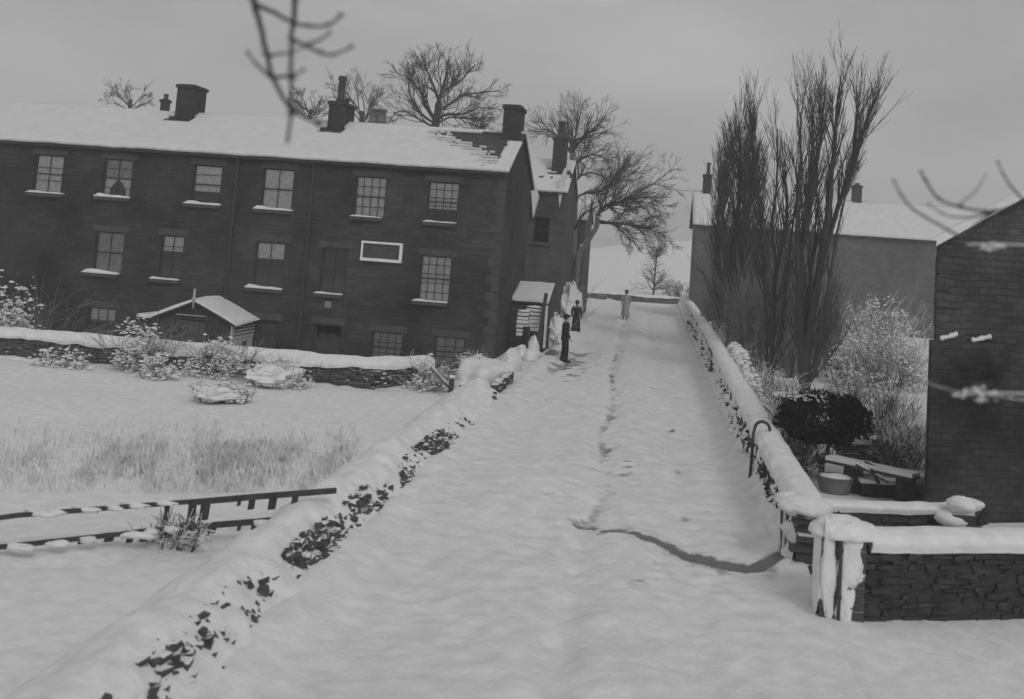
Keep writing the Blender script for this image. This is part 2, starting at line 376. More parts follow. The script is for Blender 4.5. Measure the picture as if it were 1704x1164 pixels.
# left roadside wall, almost drowned in a bank
t = thing('roadside_wall', (-3.9, 16, 0), 'long low stone wall on the left of the road, drowned in a snow bank with dark stones showing in patches', 'stone wall')
BANK = prof_interp([(-.75, -.03, .2, 0), (-.35, .05, .6, -1), (-.02, .27, 1, -1), (.22, .46, 1, -.6), (.45, .56, .8, 0), (.75, .48, .8, 0), (1.05, .24, 1, 0), (1.5, -.06, .3, 0)], 4)
mb = MB(); mb.box(-4.3, -4.1, 4, 24, -.1, .25)
for (ya, yb, n, lo, hi) in ((8, 11.6, 700, .05, .45), (11.6, 12.6, 60, .1, .45), (12.6, 14.1, 950, .02, .42), (14.1, 14.9, 24, .1, .5), (15.0, 16.7, 760, .0, .44), (16.9, 18.5, 700, .05, .42), (18.5, 19.3, 30, .02, .3), (19.5, 22.7, 1500, .0, .42), (23.4, 23.9, 12, .15, .4), (27.5, 28.8, 60, 0, .3)):
    cy = (ya+yb)/2
    for i in range(n):
        y = rnd.gauss(cy, (yb-ya)*.26); f_ = min(1, max(0, rnd.gauss(.5, .26))); h = lo+(hi-lo)*f_; x = -3.9-(h-.27)*1.26+.02
        if nz(y*2.1+h*2, h*6, 6)+.7*nz(y*7, h*16, 2) < (-.17 if y > 14.5 else -.34): continue
        q = Vector((x+rnd.uniform(-.02, .03), y-(f_-.5)*.5, h+.0))
        mb.mat(rnd.random() < .45)
        if rnd.random() < .8: mb.clump(q-Vector((.012, 0, .012)), rnd.uniform(.02, .06), 1.0)
        else: r_ = rnd.uniform(.03, .07); mb.box(q.x-r_*.7, q.x+r_*.7, q.y-r_*1.2, q.y+r_*1.2, q.z-r_*.45, q.z+r_*.45, rnd.uniform(-.4, .4), None, r_*.25)
mb.build('stonework', [mat('bank_stone', .085, .95, .45, 7, .6, 20), STONE], t)
mb = MB()
drift(mb, [(-3.9, 4, 0), (-3.86, 10, .02), (-3.93, 14, -.02), (-3.86, 17, .04), (-3.93, 21, -.03), (-3.86, 25, .03), (-4.0, 29, 0)], BANK, .07, .13, 3, nfreq=1.35)
mb.build('snow_bank', SNOW, t, True)

# mound where the garden wall meets the road
t = thing('snow_mound', G(790, 645), 'big smooth snow heap at the end of the garden wall beside the road', 'snow heap')
mb = MB()
c = G(795, 645); mb.blob((c.x, c.y+1.2, -.1), .95, 2.9, .85, 2, .3, 32, 18)
c2 = G(850, 622); mb.blob((c2.x-.1, c2.y+.6, -.05), .38, 1.5, .75, 6, .25, 24, 14)
mb.build('snow', SNOW, t, True)
mb = MB(); a = G(822, 668); stones([(a.x, a.y, 0), (a.x-.05, a.y+3.4, 0)], 0, .45, .2, mb); mb.build('stones', STONE, t)

# wall across the field in front of the terrace
GW = [(-32, 29.2, 0), (-7.6, 29.4, 0), (-6.3, 31.2, 0)]
t = thing('garden_wall', (-16, 29.3, 0), 'long dry stone wall with a thick snow cap running in front of the dark terrace', 'stone wall')
mb = MB(); stones(GW, -.1, .56, .42, mb, size=(.15, .5), hrow=(.06, .12)); mb.build('stonework', STONE, t)
mb = MB(); drift(mb, GW, prof_interp([(-.27, .50, 1.2, 0), (-.30, .60, 1, 0), (-.24, .76, .5, 0), (0, .83, .4, 0), (.3, .74, .4, 0), (.4, .4, .4, 0)], 4), .12, .10, 5, nfreq=1.3)
drift(mb, GW, prof_interp([(-.75, -.04, .2, 0), (-.45, .0, 1, 0), (-.26, .06, 1, 0), (-.2, .0, 0, 0)], 3), .12, .10, 8, nfreq=1.1)
for i in range(900):
    x = rnd.uniform(-30, -6.9); z = rnd.uniform(.05, .52)
    if nz(x*1.1, z*2, 4) > .0: mb.clump((x, 29.19+rnd.uniform(-.02, .05), z), rnd.uniform(.03, .10), .35)
mb.build('snow_cap', SNOW, t, True)

# right roadside wall
RW = [(2.28, 15.6, 0), (2.32, 24, .05), (2.42, 45, .25), (2.55, 93, .35)]
t = thing('roadside_wall', (2.3, 40, 0), 'long stone wall on the right of the road with a snow coping and dark gaps in its face', 'stone wall')
mb = MB(); stones(RW[:3], -.1, .82, .34, mb, size=(.12, .34)); stones(RW[2:], -.1, .82, .34, mb, size=(.3, .7), hrow=(.15, .25)); mb.build('stonework', STONE, t)
mb = MB()
drift(mb, RW, prof_interp([(.42, -.05, .2, 0), (.27, .10, 1.2, 1), (.175, .36, 1.9, 1), (.165, .62, 1.6, 1), (.24, .84, .5, 0), (.12, .95, .6, 0), (-.14, .97, .6, 0), (-.32, .84, .3, 0), (-.4, .3, 1, 0)], 3), .09, .13, 11, nfreq=1.4)
mb.blob((2.27, 15.66, .87), .36, .30, .14, 5, .2, 28, 14); mb.build('snow_cap', SNOW, t, True)

# field wall closing the road far off
t = thing('field_wall', (-2, 96.5, 0), 'low dark field wall crossing behind the far end of the road', 'stone wall')
FW = [(-12, 95.4, 0), (-2, 96.6, 0), (3.6, 98.4, 0)]
mb = MB(); stones(FW, -.1, .52, .4, mb, size=(.3, .7), hrow=(.12, .2)); mb.build('stonework', mat('field_stone', .10, .9, .3, 3), t)
mb = MB(); drift(mb, FW, [(-.24, .47), (-.22, .58), (0, .64), (.2, .56), (.24, .4)], .25, .16, 77, nfreq=.9)
mb.build('snow_cap', SNOW, t)

# ---------------------------------------------------------------- house kit
def facade(mb, p0, u, n, w, z0, z1, ops, depth=.22):
    """wall face with real openings: p0 corner, u along, n outward; ops = (u0,u1,z0,z1)"""
    p0 = Vector(p0); u = Vector(u); n = Vector(n)
    P = lambda a, z, d=0: (p0.x+u.x*a-n.x*d, p0.y+u.y*a-n.y*d, z)
    us = sorted({0, w, *[o[0] for o in ops], *[o[1] for o in ops]}); zs = sorted({z0, z1, *[o[2] for o in ops], *[o[3] for o in ops]})
    for a, b in zip(us, us[1:]):
        for c, d in zip(zs, zs[1:]):
            if not any(o[0] <= (a+b)/2 <= o[1] and o[2] <= (c+d)/2 <= o[3] for o in ops): mb.quad(P(a, c), P(b, c), P(b, d), P(a, d))
    for (a, b, c, d) in ops:
        mb.quad(P(a, c), P(a, c, depth), P(a, d, depth), P(a, d)); mb.quad(P(b, c), P(b, d), P(b, d, depth), P(b, c, depth))
        mb.quad(P(a, d), P(a, d, depth), P(b, d, depth), P(b, d)); mb.quad(P(a, c), P(b, c), P(b, c, depth), P(a, c, depth))
def window(parent, x0, x1, z0, z1, y, cols=4, rows=4, look='curtain', bar=.022, sill=None, label=None, snowy=.07, sashm=None):
    mb = MB(); yf = y+.07; fr = .05
    mb.box(x0, x0+fr, yf, yf+.07, z0, z1); mb.box(x1-fr, x1, yf, yf+.07, z0, z1)
    mb.box(x0+fr, x1-fr, yf, yf+.07, z1-fr, z1); mb.box(x0+fr, x1-fr, yf, yf+.07, z0, z0+fr)
    zm = (z0+z1)/2; mb.box(x0+fr, x1-fr, yf-.01, yf+.06, zm-.025, zm+.025)
    for i in range(1, cols):
        x = x0+(x1-x0)*i/cols; mb.box(x-bar/2, x+bar/2, yf+.012, yf+.052, z0+fr, z1-fr)
    for j in range(1, rows):
        z = z0+(z1-z0)*j/rows
        if abs(z-zm) > .06: mb.box(x0+fr, x1-fr, yf+.016, yf+.048, z-bar/2, z+bar/2)
    w = mb.build('window', sashm or SASH, parent)
    if label: w['label'] = label
    mb = MB(); mb.box(x0+fr, x1-fr, yf+.035, yf+.04, z0+fr, z1-fr); mb.build('pane', GLASS, w)
    # hangings behind the glass
    yb = yf+.09
    def cloth(a, b, zz0, zz1, m, nm='curtain', gather=0, n=26):
        mb = MB(); vs = []
        for j in range(9):
            t = j/8; z = zz0+(zz1-zz0)*t
            for i in range(n+1):
                s = i/n; A, B = a, b
                if gather: k = abs(gather)*math.sin(min(1, (1-t)*1.3)*math.pi/2); A, B = (a, b-(b-a)*k) if gather > 0 else (a+(b-a)*k, b)
                vs.append((A+(B-A)*s, yb+.012*math.sin(s*n*1.9+a)*(1 if gather or nm == 'curtain' else .15), z))
        mb.add(vs, [(j*(n+1)+i, j*(n+1)+i+1, (j+1)*(n+1)+i+1, (j+1)*(n+1)+i) for j in range(8) for i in range(n)])
        mb.build(nm, m, w, True)
    if look == 'curtain': cloth(x0+.04, (x0+x1)/2+.01, z0+.03, z1-.03, CURT); cloth((x0+x1)/2, x1-.04, z0+.03, z1-.03, CURT)
    if look == 'net': cloth(x0+.04, x1-.04, z0+.03, z1-.03, CURT)
    if look == 'high': cloth(x0+.04, x1-.04, z0+(z1-z0)*.33, z1-.03, CURT)
    if look == 'grey': cloth(x0+.04, x1-.04, z0+.03, z1-.03, CURTD)
    if look == 'blind': cloth(x0+.04, x1-.04, z0+(z1-z0)*.64, z1-.03, CURT, 'blind')
    if look == 'tied':
        cloth(x0+.04, x1-.04, zm-.02, z1-.03, CURTD, 'blind'); cloth(x0+.04, (x0+x1)/2, z0+.03, zm-.02, CURT, gather=.62); cloth((x0+x1)/2, x1-.04, z0+.03, zm-.02, CURT, gather=-.62)
    if sill:
        a, b = sill; mb = MB(); mb.mat(0).box(a, b, y-.13, y+.12, z0-.13, z0-.002)
        if snowy:
            n = 24; vs = []; prof = ((-.15, -.02), (-.15, .5), (-.08, 1), (.06, 1), (.12, .5), (.12, -.02))
            pk = rnd.uniform(.12, .3)
            for i in range(n+1):
                s = i/n; hh = snowy*(.55+.45*math.exp(-((s-pk)/.18)**2)+.25*nz(s*5, a))*sst(0, .08, s)*(1-.5*sst(.9, 1, s))+.015
                for (o, k) in prof: vs.append((a+(b-a)*s, y+o, z0+hh*k))
            m = len(prof); mb.mat(1).add(vs, [(i*m+k, i*m+k+1, (i+1)*m+k+1, (i+1)*m+k) for i in range(n) for k in range(m-1)]+[tuple(range(m)), tuple(n*m+k for k in range(m))[::-1]])
        mb.build('sill', [LINTEL, SNOW], w)
    return w
def chimney(parent, x0, x1, y0, y1, z0, z1, m, pots=(), cap=.06, snow=False):
    mb = MB(); mb.box(x0, x1, y0, y1, z0, z1-.16); mb.box(x0-cap, x1+cap, y0-cap, y1+cap, z1-.16, z1-.03); mb.box(x0+.02, x1-.02, y0+.02, y1-.02, z1-.03, z1)
    c = mb.build('chimney', m, parent)
    for (x, y, r, h, pm) in pots:
        mb = MB(); mb.rings([(x, y, z1-.02, r*1.25, r*1.25), (x, y, z1+h*.1, r*1.2, r*1.2), (x, y, z1+h*.13, r, r), (x, y, z1+h*.82, r*.85, r*.85), (x, y, z1+h*.84, r*1.12, r*1.12), (x, y, z1+h*.93, r*1.12, r*1.12), (x, y, z1+h, r*.85, r*.85)], 12)
        mb.build('chimney_pot', pm, c, True)
    return c
def roof(parent, x0, x1, ye, ze, yr, zr, yb, zb, snow_th=.10, mask=None, res=.25, lx=.0, m=SLATE, noise_amp=.025):
    """gabled roof, ridge along x: front eave (ye,ze), ridge (yr,zr), back eave (yb,zb)"""
    mb = MB(); th = .09
    for (ya, za, yc, zc) in ((ye, ze, yr, zr), (yb, zb, yr, zr)):
        vs = [(x0, ya, za), (x1, ya, za), (x1, yc, zc), (x0, yc, zc), (x0, ya, za-th), (x1, ya, za-th), (x1, yc, zc-th), (x0, yc, zc-th)]
        mb.add(vs, [(0, 1, 2, 3), (7, 6, 5, 4), (0, 4, 5, 1), (0, 3, 7, 4), (1, 5, 6, 2)])
    r = mb.build('roof', m, parent)
    mb = MB(); nx = int((x1-x0)/res)
    for (ya, za, yc, zc) in ((ye, ze, yr, zr), (yb, zb, yr, zr)):
        front = ya == ye; Ls = math.hypot(yc-ya, zc-za); nv = max(4, int(Ls/res)); 
        def pt(i, j):
            x = x0-.03+(x1-x0+.06)*i/nx; v = j/nv; e = snow_th*(sst(-.02, .05, v)*.6+.4)
            return (x, ya+(yc-ya)*v-(.05 if j == 0 and front else 0), za+(zc-za)*v+e+noise_amp*nz(x*.8, v*4)+noise_amp*.5*nz(x*3, v*14))
        idx = {}; 
        vs = []; fs = []
        def gi(i, j):
            if (i, j) not in idx: idx[(i, j)] = len(vs); vs.append(pt(i, j))
            return idx[(i, j)]
        for i in range(nx):
            for j in range(nv):
                x = x0+(x1-x0)*(i+.5)/nx; v = (j+.5)/nv
                if mask and front and mask(x, v): continue
                q = (gi(i, j), gi(i+1, j), gi(i+1, j+1), gi(i, j+1)); fs.append(q if front else q[::-1])
        # eave and verge edges of the snow
        mb.add(vs, fs)
    o = mb.build('snow_layer', SNOWR, r, True)
    sm = o.modifiers.new('thick', 'SOLIDIFY'); sm.thickness = snow_th*.9; sm.offset = -1
    return r

# ---------------------------------------------------------------- the terrace on the left
Y0 = 39.0
XR = at(842, 287, Y0).x; XL = -31.5; ZE = 6.80; YR = 43.0; ZR = 8.62; YB = 47.0; ZG = -1.3
T = thing('stone_terrace', (XR, Y0, ZG), 'long dark three storey stone terrace with a snow covered roof on the left', 'terraced houses')
WX = lambda px, py: at(px, py, Y0).x
WZ = lambda px, py: at(px, py, Y0).z
# window list: (left px, right px, top px, bottom px, look, cols, rows, sill px left, sill px right, snow, label)
WIN = [
 (-150, -104, 241, 304, 'net', 2, 2, -162, -102, .08, None), (-12-50, -16, 247, 310, 'blind', 2, 2, -75, -14, .08, None),
 (56, 104, 258, 322, 'net', 2, 3, 45, 107, .07, None),
 (171, 219, 265, 329, 'tied', 2, 4, 158, 217, .11, 'window with pale tied back curtains'),
 (320, 368, 275, 341, 'high', 1, 4, 306, 368, .11, 'window with a drawn blind and curtain'),
 (436, 488, 281, 350, 'curtain', 2, 2, 422, 488, .11, None),
 (590, 642, 294, 362, 'net', 4, 4, 583, 636, .05, 'small paned sash window with pale blind'),
 (711, 763, 303, 371, 'high', 4, 5, 704, 759, .05, 'small paned sash window, dark in its lowest panes'),
 (157, 205, 386, 456, 'grey', 2, 2, 137, 198, .14, 'dark window with a heap of snow on its sill'),
 (266, 304, 392, 466, 'blind3', 2, 4, 250, 298, .06, 'narrow dark window with a pale blind in its top'),
 (423, 472, 403, 481, 'blind', 2, 2, 408, 470, .11, 'dark window with a drawn pale blind'),
 (533, 577, 413, 490, 'dark', 2, 2, 523, 570, .05, 'tall dark unlit window'),
 (698, 750, 426, 503, 'net', 4, 5, 686, 745, .06, 'tall small paned sash window'),
 (144, 190, 512, 577, 'blindlow', 3, 3, 138, 196, .04, 'ground floor window with pale upper panes'),
 (-60, -14, 372, 440, 'grey', 2, 2, -75, -18, .1, None), (-62, -16, 500, 560, 'dark', 2, 2, -75, -18, .1, None),
 (617, 669, 553, 606, 'grey2', 4, 3, 610, 672, 0, 'dim low window near the ground'),
 (722, 773, 561, 612, 'grey2', 3, 3, 716, 778, 0, 'dim low window nearest the gable corner'),
]
DOORS = [(409, 461, 532, 640), (521, 567, 540, 640)]
ops = []; wins = []
for (a, b, c, d, look, cols, rows, sa, sb, sn, lab) in WIN:
    cx, cy = (a+b)/2, (c+d)/2; x0 = WX(a, cy); x1 = WX(b, cy); z1 = WZ(cx, c); z0 = WZ(cx, d)
    ops.append((x0-XL, x1-XL, z0, z1)); wins.append((x0, x1, z0, z1, look, cols, rows, (WX(sa, d), WX(sb, d+4)), sn, lab))
drs = []
for (a, b, c, d) in DOORS:
    x0 = WX(a, (c+600)/2); x1 = WX(b, (c+600)/2); z1 = WZ((a+b)/2, c); drs.append((x0, x1, ZG, z1)); ops.append((x0-XL, x1-XL, ZG, z1))
mb = MB(); facade(mb, (XL, Y0, 0), (1, 0, 0), (0, -1, 0), XR-XL, ZG, ZE, ops, .24)
# gable end, back and far end
mb.add([(XR, Y0, ZG), (XR, YB, ZG), (XR, YB, ZE), (XR, YR, ZR-.1), (XR, Y0, ZE)], [(0, 1, 2, 3, 4)])
mb.add([(XL, Y0, ZG), (XL, YB, ZG), (XL, YB, ZE), (XL, YR, ZR-.1), (XL, Y0, ZE)], [(4, 3, 2, 1, 0)])
mb.quad((XR, YB, ZG), (XL, YB, ZG), (XL, YB, ZE), (XR, YB, ZE))
# quoins on the corner and plain lintels over the openings
for k in range(26):
    z = ZG+k*.31
    if z > ZE-.3: break
    w = .42 if k % 2 else .26; mb.mat(1).box(XR-w, XR+.012, Y0-.014, Y0+(.26 if k % 2 else .42), z+.01, z+.30)
for (x0, x1, z0, z1) in [(w[0], w[1], w[2], w[3]) for w in wins]+drs: mb.box(x0-.14, x1+.14, Y0-.012, Y0+.05, z1+.002, z1+.24)
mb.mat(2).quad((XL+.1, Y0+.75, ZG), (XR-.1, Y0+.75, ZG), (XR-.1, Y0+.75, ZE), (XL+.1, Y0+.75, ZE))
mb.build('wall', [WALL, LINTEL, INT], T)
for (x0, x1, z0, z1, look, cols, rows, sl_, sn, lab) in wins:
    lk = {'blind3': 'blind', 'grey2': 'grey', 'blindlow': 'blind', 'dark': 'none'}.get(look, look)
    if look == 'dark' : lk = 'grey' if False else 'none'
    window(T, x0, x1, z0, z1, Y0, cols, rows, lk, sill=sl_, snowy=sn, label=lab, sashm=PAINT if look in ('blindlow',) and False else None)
for i, (x0, x1, z0, z1) in enumerate(drs):
    mb = MB(); mb.box(x0+.07, x1-.07, Y0+.13, Y0+.17, z0, z1-.45 if i else z1-.07)
    for q in range(2):
        xa = x0+.17+q*(x1-x0-.3)/2; mb.box(xa, xa+(x1-x0-.5)/2, Y0+.118, Y0+.13, z0+1.1, z0+1.75)
    mb.box(x0, x0+.07, Y0+.1, Y0+.2, z0, z1); mb.box(x1-.07, x1, Y0+.1, Y0+.2, z0, z1); mb.box(x0+.07, x1-.07, Y0+.1, Y0+.2, z1-.07, z1)
    if i: mb.box(x0+.07, x1-.07, Y0+.1, Y0+.2, z1-.5, z1-.44)
    d = mb.build('door', WOODD, T); mb = MB(); mb.rings([(x1-.18, Y0+.10, z0+.95, .03, .03), (x1-.18, Y0+.10, z0+1.0, .035, .035), (x1-.18, Y0+.10, z0+1.03, .02, .02)], 8); mb.build('knob', IRON, d)
p = at(546, 507, Y0); mb = MB(); mb.box(p.x-.12, p.x+.12, Y0-.03, Y0-.004, p.z-.11, p.z+.11); mb.box(p.x-.09, p.x+.09, Y0-.036, Y0-.03, p.z-.08, p.z+.08); mb.build('wall_plate', mat('plate', .25, .6), T)
# gutter and downpipes
mb = MB(); mb.tube([(XL, Y0-.2, ZE-.09), (XR+.05, Y0-.2, ZE-.09)], .065, 8)
for k in range(14): mb.beam((XL+1+k*1.9, Y0-.2, ZE-.11), (XL+1+k*1.9, Y0, ZE-.14), .03, .03)
mb.build('gutter', IRON, T)
for px, py in ((385, 400), (508, 450)):
    x = WX(px, py); mb = MB(); mb.tube([(x, Y0-.2, ZE-.1), (x, Y0-.08, ZE-.35), (x, Y0-.08, ZG)], .045, 8)
    for z in (0.2, 2.2, 4.4): mb.box(x-.07, x+.07, Y0-.12, Y0-.003, z, z+.05)
    mb.build('downpipe', IRON, T)
# roof
CH = []   # chimney footprints (x0,x1,y0,y1)
def stack(pxl, pxr, ytop, Ya, Yb_, pots, zb, lbl=None):
    x0 = at(pxl, (ytop+200)/2, Ya).x; x1 = at(pxr, (ytop+200)/2, Ya).x; z1 = at((pxl+pxr)/2, ytop, Ya).z
    CH.append((x0, x1, Ya, Yb_)); c = chimney(T, x0, x1, Ya, Yb_, zb, z1, CHIM, [(x0+(x1-x0)*u, Ya+(Yb_-Ya)*v, r, h, m) for u, v, r, h, m in pots])
    if lbl: c['label'] = lbl
    return c
stack(293, 322, 140, 42.3, 43.5, (), 7.9, 'broad plain chimney stack without pots')
stack(547, 573, 168, 42.1, 43.6, ((.5, .3, .16, 1.08, POT), (.55, .85, .1, .28, POT)), 7.9, 'chimney stack with one tall pot')
stack(838, 866, 174, 42.3, 43.8, (), 7.5, 'tall square chimney stack on the gable end')
def slope_v(y): return (y-(Y0-.28))/(YR-(Y0-.28))
def mask(x, v):
    for (a, b, c, d) in CH[:2]:
        if a-.28+.1*nz(v*20, 1) < x < b+.12 and slope_v(c)-.13-.02*nz(x*3, 2) < v < slope_v(c)+.05: return True
    row = math.floor(v*15); fr = v*15-row
    a = (x+9.1)/3.0; dens = a*.95+(v-.5)*1.45+.30*nz(x*1.1, row*3.1, 5)+.22*nz(x*5, row*1.7, 8)+.12*nz(x*15, v*40, 3)
    dens += -.34*(1-sst(.1, .45, fr)) if dens < .85 else 0
    if x > XR-.42+.1*nz(v*9, 4) and v < .72: return False
    if v > .93 and x < XR-1.6: return False
    return x > -9.4 and dens > .33
roof(T, XL, XR+.12, Y0-.28, ZE-.0, YR, ZR, YB+.3, ZE-.1, .11, mask, .07)

# porch
def porch():
    Yp = 36.9; A_ = lambda x, y: at(x, y, Yp)
    ap = A_(326, 501); l = A_(262, 524); r = A_(383, 541); zf = ZG
    le, re = l.x-.02, r.x; za = ap.z; ze = (l.z+r.z)/2-.0
    ze = l.z; xm = ap.x
    o = MB()
    # front framing, panels between the posts
    for x in (le, le+(re-le)*.32, le+(re-le)*.68, re): o.box(x-.05, x+.05, Yp, Yp+.1, zf, ze if x in (le, re) else ze+.3)
    o.box(le, re, Yp+.02, Yp+.08, ze-.08, ze); o.add([(le, Yp+.05, ze), (re, Yp+.05, ze), (xm, Yp+.05, za-.05)], [(0, 1, 2)])
    o.box(le+.05, le+(re-le)*.32, Yp+.04, Yp+.06, zf, ze-.08); o.box(le+(re-le)*.68, re-.05, Yp+.04, Yp+.06, zf, ze-.08)
    o.box(le-.02, le+.04, Yp+.1, Y0, zf, ze)
    pr = o.build('porch', WOODD, T); pr['label'] = 'gabled timber porch with a snow covered roof'
    d = MB(); x0, x1 = le+(re-le)*.34, le+(re-le)*.66; d.box(x0, x1, Yp+.05, Yp+.09, zf, ze-.12)
    for k in range(5): xx = x0+(x1-x0)*k/4; d.box(xx-.01, xx+.01, Yp+.035, Yp+.05, zf, ze-.12)
    d.build('door', mat('porch_door', .075, .6, .2), pr)
    d = MB(); p = A_(293, 524); q = A_(342, 530); d.box(p.x, q.x, Yp-.06, Yp+.02, ze+.06, ze+.09); d.build('ledge', PAINT, pr)
    # side facing the road: pale boarding with louvres and a narrow light
    s = MB()
    s.mat(0).box(re+.051, re+.08, Yp, Y0-.01, zf, ze-.62)
    for k in range(5): z = ze-.08-k*.12; s.box(re+.05, re+.12, Yp-.02, Y0-.01, z-.075, z)
    s.box(re+.05, re+.11, Yp-.03, Yp+.12, zf, ze-.05); s.mat(1).box(re+.081, re+.09, Yp+1.1, Yp+1.5, zf+.7, ze-.8)
    s.build('side_panel', [PAINT, SASH], pr)
    # roof with snow
    for sgn, xe in ((-1, le-.15), (1, re+.28)):
        rf = MB(); z_e = ze-.10 if sgn < 0 else ze-.16
        def slab(off, th, k, x_e, amp):
            n = 12; vs = []
            for i in range(n+1):
                t = i/n; x = xm+(x_e-xm)*t; z = za+(z_e-za)*t+.02*math.sin(t*math.pi)*(1 if sgn > 0 else -.3)
                for (yy, zz) in ((Yp-.15-amp, 0), (Yp-.15-amp, th*(.7+.3*math.sin(t*3))), (Yp+.9, th*1.15), (Y0-.01, th*.9)): vs.append((x, yy, z+off+zz))
            rf.mat(k).add(vs, [(i*4+j, i*4+j+1, (i+1)*4+j+1, (i+1)*4+j)[::-sgn] for i in range(n) for j in range(3)]+[tuple(n*4+j for j in range(4))])
        slab(-.07, .06, 0, xe, 0); slab(0, .12, 1, xe+sgn*.03, .03)
        if sgn < 0: rf.mat(0).box(xe-.5, xe, Yp-.1, Y0-.01, z_e-.1, z_e-.02); rf.mat(1).box(xe-.52, xe+.05, Yp-.14, Y0-.02, z_e-.02, z_e+.09, jit=.015)
        if sgn < 0: rf.mat(0).box(xe-.5, xe-.44, Yp-.05, Yp+.02, zf, z_e-.1); rf.mat(0).box(xe-.44, le-.05, Yp, Yp+.03, zf, z_e-.1)
        rf.build('roof', [WOODD, SNOW], pr)
    f_ = MB(); f_.rings([(xm, Yp-.18, za-.25, .035, .035), (xm, Yp-.18, za+.05, .045, .045), (xm, Yp-.18, za+.1, .075, .075), (xm, Yp-.18, za+.16, .04, .04), (xm, Yp-.18, za+.27, .05, .05), (xm, Yp-.18, za+.31, .03, .03), (xm, Yp-.18, za+.37, .055, .055), (xm, Yp-.18, za+.43, .02, .02)], 12)
    f_.build('finial', PAINT, pr, True)
porch()

# framed sign on the facade
a = at(602, 404, Y0-.08); b = at(668, 436, Y0-.08); t = thing('wall_sign', ((a.x+b.x)/2, Y0, (a.z+b.z)/2), 'long dark signboard with a bright white frame fixed high on the terrace wall', 'sign')
za, zb = at(635, 403, Y0).z, at(635, 436, Y0).z
mb = MB(); mb.box(a.x+.06, b.x-.06, Y0-.06, Y0-.004, zb+.06, za-.06); mb.build('board', mat('sign_board', .07, .6, .3, 5), t)
mb = MB(); mb.box(a.x, b.x, Y0-.14, Y0-.002, za-.08, za); mb.box(a.x, b.x, Y0-.16, Y0-.002, zb, zb+.11)
mb.box(a.x, a.x+.07, Y0-.12, Y0-.003, zb+.11, za-.08); mb.box(b.x-.1, b.x, Y0-.12, Y0-.003, zb+.11, za-.08); mb.build('frame', WHITE, t)

def proj(P):
    c = CM.transposed() @ (Vector(P)-Vector((0, 0, CAM_H))); return PX+F_PX*c.x/-c.z, PY-F_PX*c.y/-c.z

# ---------------------------------------------------------------- houses behind
# second house, gable coping snow on both sides
y0 = 55.0; xr = at(940, 340, y0).x; ze = at(910, 319, y0).z; yr = 58.6; zr = at(905, 268, yr).z; xl = xr-12
T2 = thing('stone_house', (xr, y0, -.2), 'narrow dark stone house seen just past the gable end of the terrace', 'house')
mb = MB(); wx = at(948, 425, y0).x
facade(mb, (xl, y0, 0), (1, 0, 0), (0, -1, 0), xr-xl, -.2, ze, [(xr-xl-1.5, xr-xl-.7, 4.4, 5.7)], .2)
mb.add([(xr, y0, -.2), (xr, y0+7.2, -.2), (xr, y0+7.2, ze), (xr, yr, zr-.1), (xr, y0, ze)], [(0, 1, 2, 3, 4)])
mb.quad((xl, y0, -.2), (xl, y0, ze), (xl, y0+7.2, ze), (xl, y0+7.2, -.2)); mb.quad((xr, y0+7.2, -.2), (xl, y0+7.2, -.2), (xl, y0+7.2, ze), (xr, y0+7.2, ze))
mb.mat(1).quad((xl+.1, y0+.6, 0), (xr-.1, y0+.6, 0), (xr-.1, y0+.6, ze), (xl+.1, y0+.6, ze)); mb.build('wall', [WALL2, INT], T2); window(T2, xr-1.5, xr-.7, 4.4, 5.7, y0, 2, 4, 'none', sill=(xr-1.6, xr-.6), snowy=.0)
def mask2(x, v):
    r_ = math.floor(v*12); return (x > xr-2.0 and .35+.2*nz(x*2, r_*3) < v < .72 and nz(x*1.8, r_*2.7, 2)+(x-xr+1.2)*.25 > .18)
roof(T2, xl, xr+.1, y0-.2, ze, yr, zr, y0+7.5, ze, .12, mask2, .12)
cx0 = at(920, 250, 57).x; cx1 = at(942, 250, 57).x; zt = at(931, 228, 57).z
chimney(T2, cx0, cx1, 57, 58, ze+.5, zt, CHIM, [((cx0+cx1)/2, 57.5, .2, at(934, 202, 57.5).z-zt, POT)])
for (pa, pb, yy, m_) in (((874, 262), (886, 362), 54.5, 'a'), ((941, 280), (930, 345), 54.9, 'b')):
    p = at(*pa, yy); q = at(*pb, yy); mb = MB()
    w_ = .24 if m_ == 'a' else .2
    mb.add([(p.x-.05, yy, p.z), (p.x+.05, yy, p.z), (q.x+w_, yy, q.z+1.1), (q.x+.02, yy, q.z), (q.x-w_*.6, yy, q.z+1.2),
            (p.x-.05, yy+.6, p.z), (p.x+.05, yy+.6, p.z), (q.x+w_, yy+.6, q.z+1.1), (q.x+.02, yy+.6, q.z), (q.x-w_*.6, yy+.6, q.z+1.2)],
           [(0, 1, 2, 3, 4), (9, 8, 7, 6, 5), (0, 5, 6, 1), (1, 6, 7, 2), (2, 7, 8, 3), (3, 8, 9, 4), (4, 9, 5, 0)])
    mb.build('coping_snow', SNOWR, T2)
# third house further up the road
y0 = 68.0; xr = at(972, 400, y0).x; ze = at(960, 366, y0).z; xl = xr-9
T3 = thing('stone_house', (xr, y0, 0), 'farthest dark stone house left of the road, half hidden behind the leaning tree', 'house')
mb = MB(); facade(mb, (xl, y0, 0), (1, 0, 0), (0, -1, 0), xr-xl, -.2, ze, [], .2)
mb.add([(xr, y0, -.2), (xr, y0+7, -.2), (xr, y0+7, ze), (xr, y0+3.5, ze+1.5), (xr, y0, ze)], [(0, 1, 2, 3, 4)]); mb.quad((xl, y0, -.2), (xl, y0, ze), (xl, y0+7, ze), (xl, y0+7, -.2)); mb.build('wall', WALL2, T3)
roof(T3, xl, xr+.1, y0-.2, ze, y0+3.5, ze+1.6, y0+7.3, ze, .12, None, .4)
